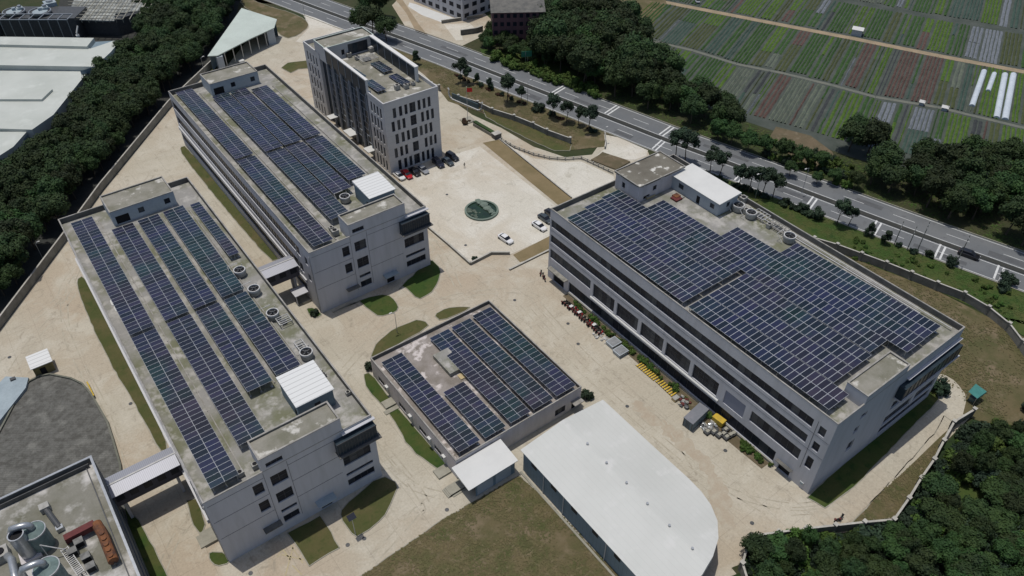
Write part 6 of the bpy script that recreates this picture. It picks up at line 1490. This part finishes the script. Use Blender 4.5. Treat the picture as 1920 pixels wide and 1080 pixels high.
t=thing('container','grey blue steel container in the yard beside the right workshop','container',at(1300,785)); P=[at(*q) for q in [(1279,797),(1296,810),(1325,782),(1308,770)]]
mb=MB(); mb.prism([(p.x,p.y) for p in P],0.1,2.3); mb.build('body',M['contain'],t); c=sum(P,Vector())/4
mb=MB(); mb.prism([tuple(((p-c)*1.04+c)[:2]) for p in P],2.3,2.42); mb.build('roof',M['containroof'],t)
mb=MB(); a,b=P[0],P[1]; [mb.bar((*a.lerp(b,u)[:2],.2),(*a.lerp(b,u)[:2],2.2),.1,.1) for u in (.05,.35,.5,.65,.95)]; mb.build('door_bar',M['metal_dark'],t)
t=thing('yellow_bin','yellow machine box against the right workshop wall','machine',at(1346,792)); P=[at(*q) for q in [(1333,790),(1352,804),(1360,797),(1341,783)]]
mb=MB(); mb.prism([(p.x,p.y) for p in P],.3,1.5); mb.build('body',M['yellow'],t); mb=MB(); c=sum(P,Vector())/4; mb.box(c.x-.5,c.x+.5,c.y-.4,c.y+.4,0,.3); mb.build('base',M['metal_dark'],t)
heap('scrap_heap','heap of white and dark scrap right of the grey blue container','scrap',[(1322,801),(1330,806),(1336,800)],['tub','metal_dark','metal'],75,(.25,.5))
for i,(px,py) in enumerate([(1338,812),(1348,818),(1356,816),(1362,822),(1369,818),(1375,815),(1326,812),(1360,808)]):
    boxes('scrap_cart','cart',px,py,0,['dark cart nearest the white scrap','dark cart second from the container','dark cart in the middle of the scrap','low dark cart at the front of the scrap','dark cart right of the middle','outermost right dark cart','small dark cart by the container','dark cart behind the others against the wall'][i],[('tray','metal_dark',-.7,.7,-.5,.5,.25,.65),('load','rackpaint',-.4,.4,-.3,.3,.65,.8),('wheel','tyre',-.6,-.4,-.55,.55,0,.25),('wheel','tyre',.4,.6,-.55,.55,0,.25)],None)
for i in range(26):
    u=random.random(); px,py=1385+u*60+rnd(-6,6),822+u*52+rnd(-6,6); p=at(px,py)
    if p.x<90.6: plant('weed_clump',BV[i%4],(p.x,p.y,0),rnd(.25,.5),'weeds growing in the yard beside the right workshop, past the dark carts','weeds','weed clumps past the dark carts')
# ------------------------------------------------------------------ a person on the plaza
def person(px,py,lb,top='pk',leg='pg'):
    p=at(px,py); t=thing('person',lb,'person',(p.x,p.y,.05))
    me=bpy.data.meshes.new('body'); V=[(0,0,.95),(0,0,1.15),(0,0,1.42),(0,0,1.52),(0,0,1.66),(-.09,0,.9),(-.11,.05,.5),(-.12,0,.06),(-.12,.14,.04),(.09,0,.9),(.12,-.07,.5),(.13,-.12,.06),(.13,.02,.04),(-.2,0,1.40),(-.26,.02,1.13),(-.24,.1,.9),(.2,0,1.40),(.26,-.02,1.13),(.25,-.04,.88)]
    E=[(0,1),(1,2),(2,3),(3,4),(0,5),(5,6),(6,7),(7,8),(0,9),(9,10),(10,11),(11,12),(2,13),(13,14),(14,15),(2,16),(16,17),(17,18)]
    rad=[.15,.14,.15,.06,.10,.09,.065,.05,.04,.09,.065,.05,.04,.06,.045,.035,.06,.045,.035]
    me.from_pydata(V,E,[]); o=bpy.data.objects.new('body',me); COL.objects.link(o); o.parent=t; md=o.modifiers.new('s','SKIN'); 
    for i,r in enumerate(rad): me.skin_vertices[0].data[i].radius=(r,r*.8)
    me.skin_vertices[0].data[0].use_root=True
    o.modifiers.new('d','SUBSURF').levels=1; me.materials.append(M[top])
    mb=MB(); off=parent_off(t); mb.cyl(off.x,off.y,off.z+1.68,off.z+1.8,.1,10,r1=.05); mb.build('hair',M['tyre'],t)
person(871,315,'person in dark clothes standing alone on the plaza between the cars and the pond')
for i in range(7):
    p=at(875+random.uniform(-9,9),231+random.uniform(-4,4)); plant('planter_shrub',BR_[i%2],(p.x,p.y,.3),rnd(.5,.8),'reddish shrub in the planter bed at the foot of the flagpole','shrub','reddish shrubs round the flagpole')
# small wall units on the low building, notice board, conduits along the solar rows
for i,(y,z) in enumerate([(97.6,2.6),(88.6,2.4),(81.6,2.7),(76.6,2.6)]):
    t=thing('air_conditioner',['wall unit nearest the far corner of the low building left wall','wall unit right of the steps on the low building left wall','wall unit between the two near windows of the low building left wall','wall unit nearest the lean-to shed on the low building left wall'][i],'air conditioner',(41.8,y,z-.4))
    mb=MB(); mb.box(41.45,41.95,y-.45,y+.45,z-.35,z+.35); mb.build('casing',M['white_plain'],t); mb=MB(); mb.box(41.41,41.45,y-.3,y+.2,z-.27,z+.27); mb.build('fan_grille',M['metal_dark'],t)
    mb=MB(); mb.box(41.6,42.0,y-.4,y+.4,z-.42,z-.36); mb.build('bracket',M['metal'],t)
t=thing('notice_board','small white notice board low on the near corner of the right workshop','sign',(90.9,34.2,1.2)); mb=MB(); mb.box(90.88,90.97,33.8,34.6,1.0,1.8); mb.build('board',M['white_plain'],t); mb=MB(); mb.box(90.84,90.88,33.9,34.5,1.1,1.7); mb.build('sheet',M['bluepale'],t)
k=0
for (x,ya,yb,z,lb) in [(9.6,84,168,ZA,'thin grey conduit right of the outermost row on the nearest left workshop'),(21.4,99,160,ZA,'thin grey conduit left of the fourth row on the nearest left workshop'),(27.3,97,160,ZA,'thin grey conduit right of the fourth row on the nearest left workshop'),(49.2,130,214,ZA,'thin grey conduit right of the outermost row on the second workshop'),(67.6,145,206,ZA,'thin grey conduit right of the fourth row on the second workshop'),(126.4,36,83,ZC,'thin grey conduit between solar rows and right parapet of the big roof')]:
    t=thing('conduit',lb,'conduit',(x,ya,z)); mb=MB(); mb.bar((x,ya,z+.22),(x,yb,z+.22),.16,.1); mb.build('tray',M['cope'],t)
    mb=MB(); n_=int((yb-ya)/5)
    for i in range(n_+1): y=ya+.2+(yb-ya-.4)*i/n_; mb.box(x-.16,x+.16,y-.1,y+.1,z,z+.17)
    mb.build('block',M['cope'],t)
# grass tufts over the lawns, one uncountable mass each
def tufts(name,P,n,m,lb,seed,h=(.10,.30),z=.13):
    rr=random.Random(seed); xs=[p[0] for p in P]; ys=[p[1] for p in P]; V=[];F=[]; k=0; tries=0
    while k<n and tries<n*8:
        tries+=1; x,y=rr.uniform(min(xs),max(xs)),rr.uniform(min(ys),max(ys))
        if not inpoly(x,y,P): continue
        if math.sin(x*.35+seed)*math.cos(y*.31)+rr.uniform(-.8,.8)<-.1: continue
        k+=1; hh=rr.uniform(*h); a=rr.uniform(0,3.14)
        for b in (a,a+2.1):
            c,s=math.cos(b)*hh,math.sin(b)*hh; i=len(V); t=rr.uniform(.01,.05); V+=[(x-c,y-s,z+.02),(x+s*.6,y-c*.6,z+t+.02),(x+c,y+s,z+t+.05),(x-s*.6,y+c*.6,z+.04)]; F.append((i,i+1,i+2,i+3))
    me=bpy.data.meshes.new(name); me.from_pydata(V,[],F); me.materials.append(M[m]); o=bpy.data.objects.new(name,me); COL.objects.link(o); tag(o,lb,'grass',None,'stuff')
M['tuft_dry']=mat('dry_grass_blades',(.125,.103,.052),.95,(.075,.082,.030),.3,1,col3=(.165,.135,.08),scale3=.8,grain=.3); M['tuft_green']=mat('green_grass_blades',(.045,.085,.018),.95,(.075,.085,.028),.3,1,grain=.3)
q2=lambda pts:[tuple(p)[:2] for p in ats(pts)]
tufts('grass_tufts',q2([(640,1100),(680,1080),(830,975),(972,893),(1010,925),(1190,1100)]),9000,'tuft_dry','dry tufted grass covering the big lawn beside the white roofed warehouse',3)
tufts('grass_tufts',[(141,104),(154,74),(160,52),(161.5,34),(158,26),(136,20),(132,33),(132,104)],7000,'tuft_dry','dry tufted grass between the right workshop and the boundary wall',5)
tufts('grass_tufts',[tuple(a) for a in off_line(-8.6,118,20)]+[(164,33),(164.5,40),(162,51),(155.5,73),(146,94),(140,108)],7000,'tuft_green','green tufted grass on the verge between boundary wall and main road',7)
tufts('grass_tufts',[tuple(a) for a in off_line(-8.6,230,156)]+[tuple(at(*q))[:2] for q in [(1120,252),(1068,276),(1000,258),(940,232),(905,208),(850,185)]],5000,'tuft_dry','mown dry grass under the street trees by the plaza',9)
tufts('grass_tufts',q2([(1600,982),(1677,970),(1703,930),(1750,860),(1765,825),(1660,915)]),1500,'tuft_dry','dry grass wedge inside the pale capped wall at the bottom right',11)
tufts('grass_tufts',[(mo(196,9.5)),(mo(170,9.5)),(mo(130,9.5)),(mo(60,9.5)),(mo(20,9.5)),(225,20),(215,60),(197,90),(184,135),(182,150),(187,175)],9000,'tuft_green','rough green grass under the trees beyond the far carriageway',13,(.15,.4),.05)
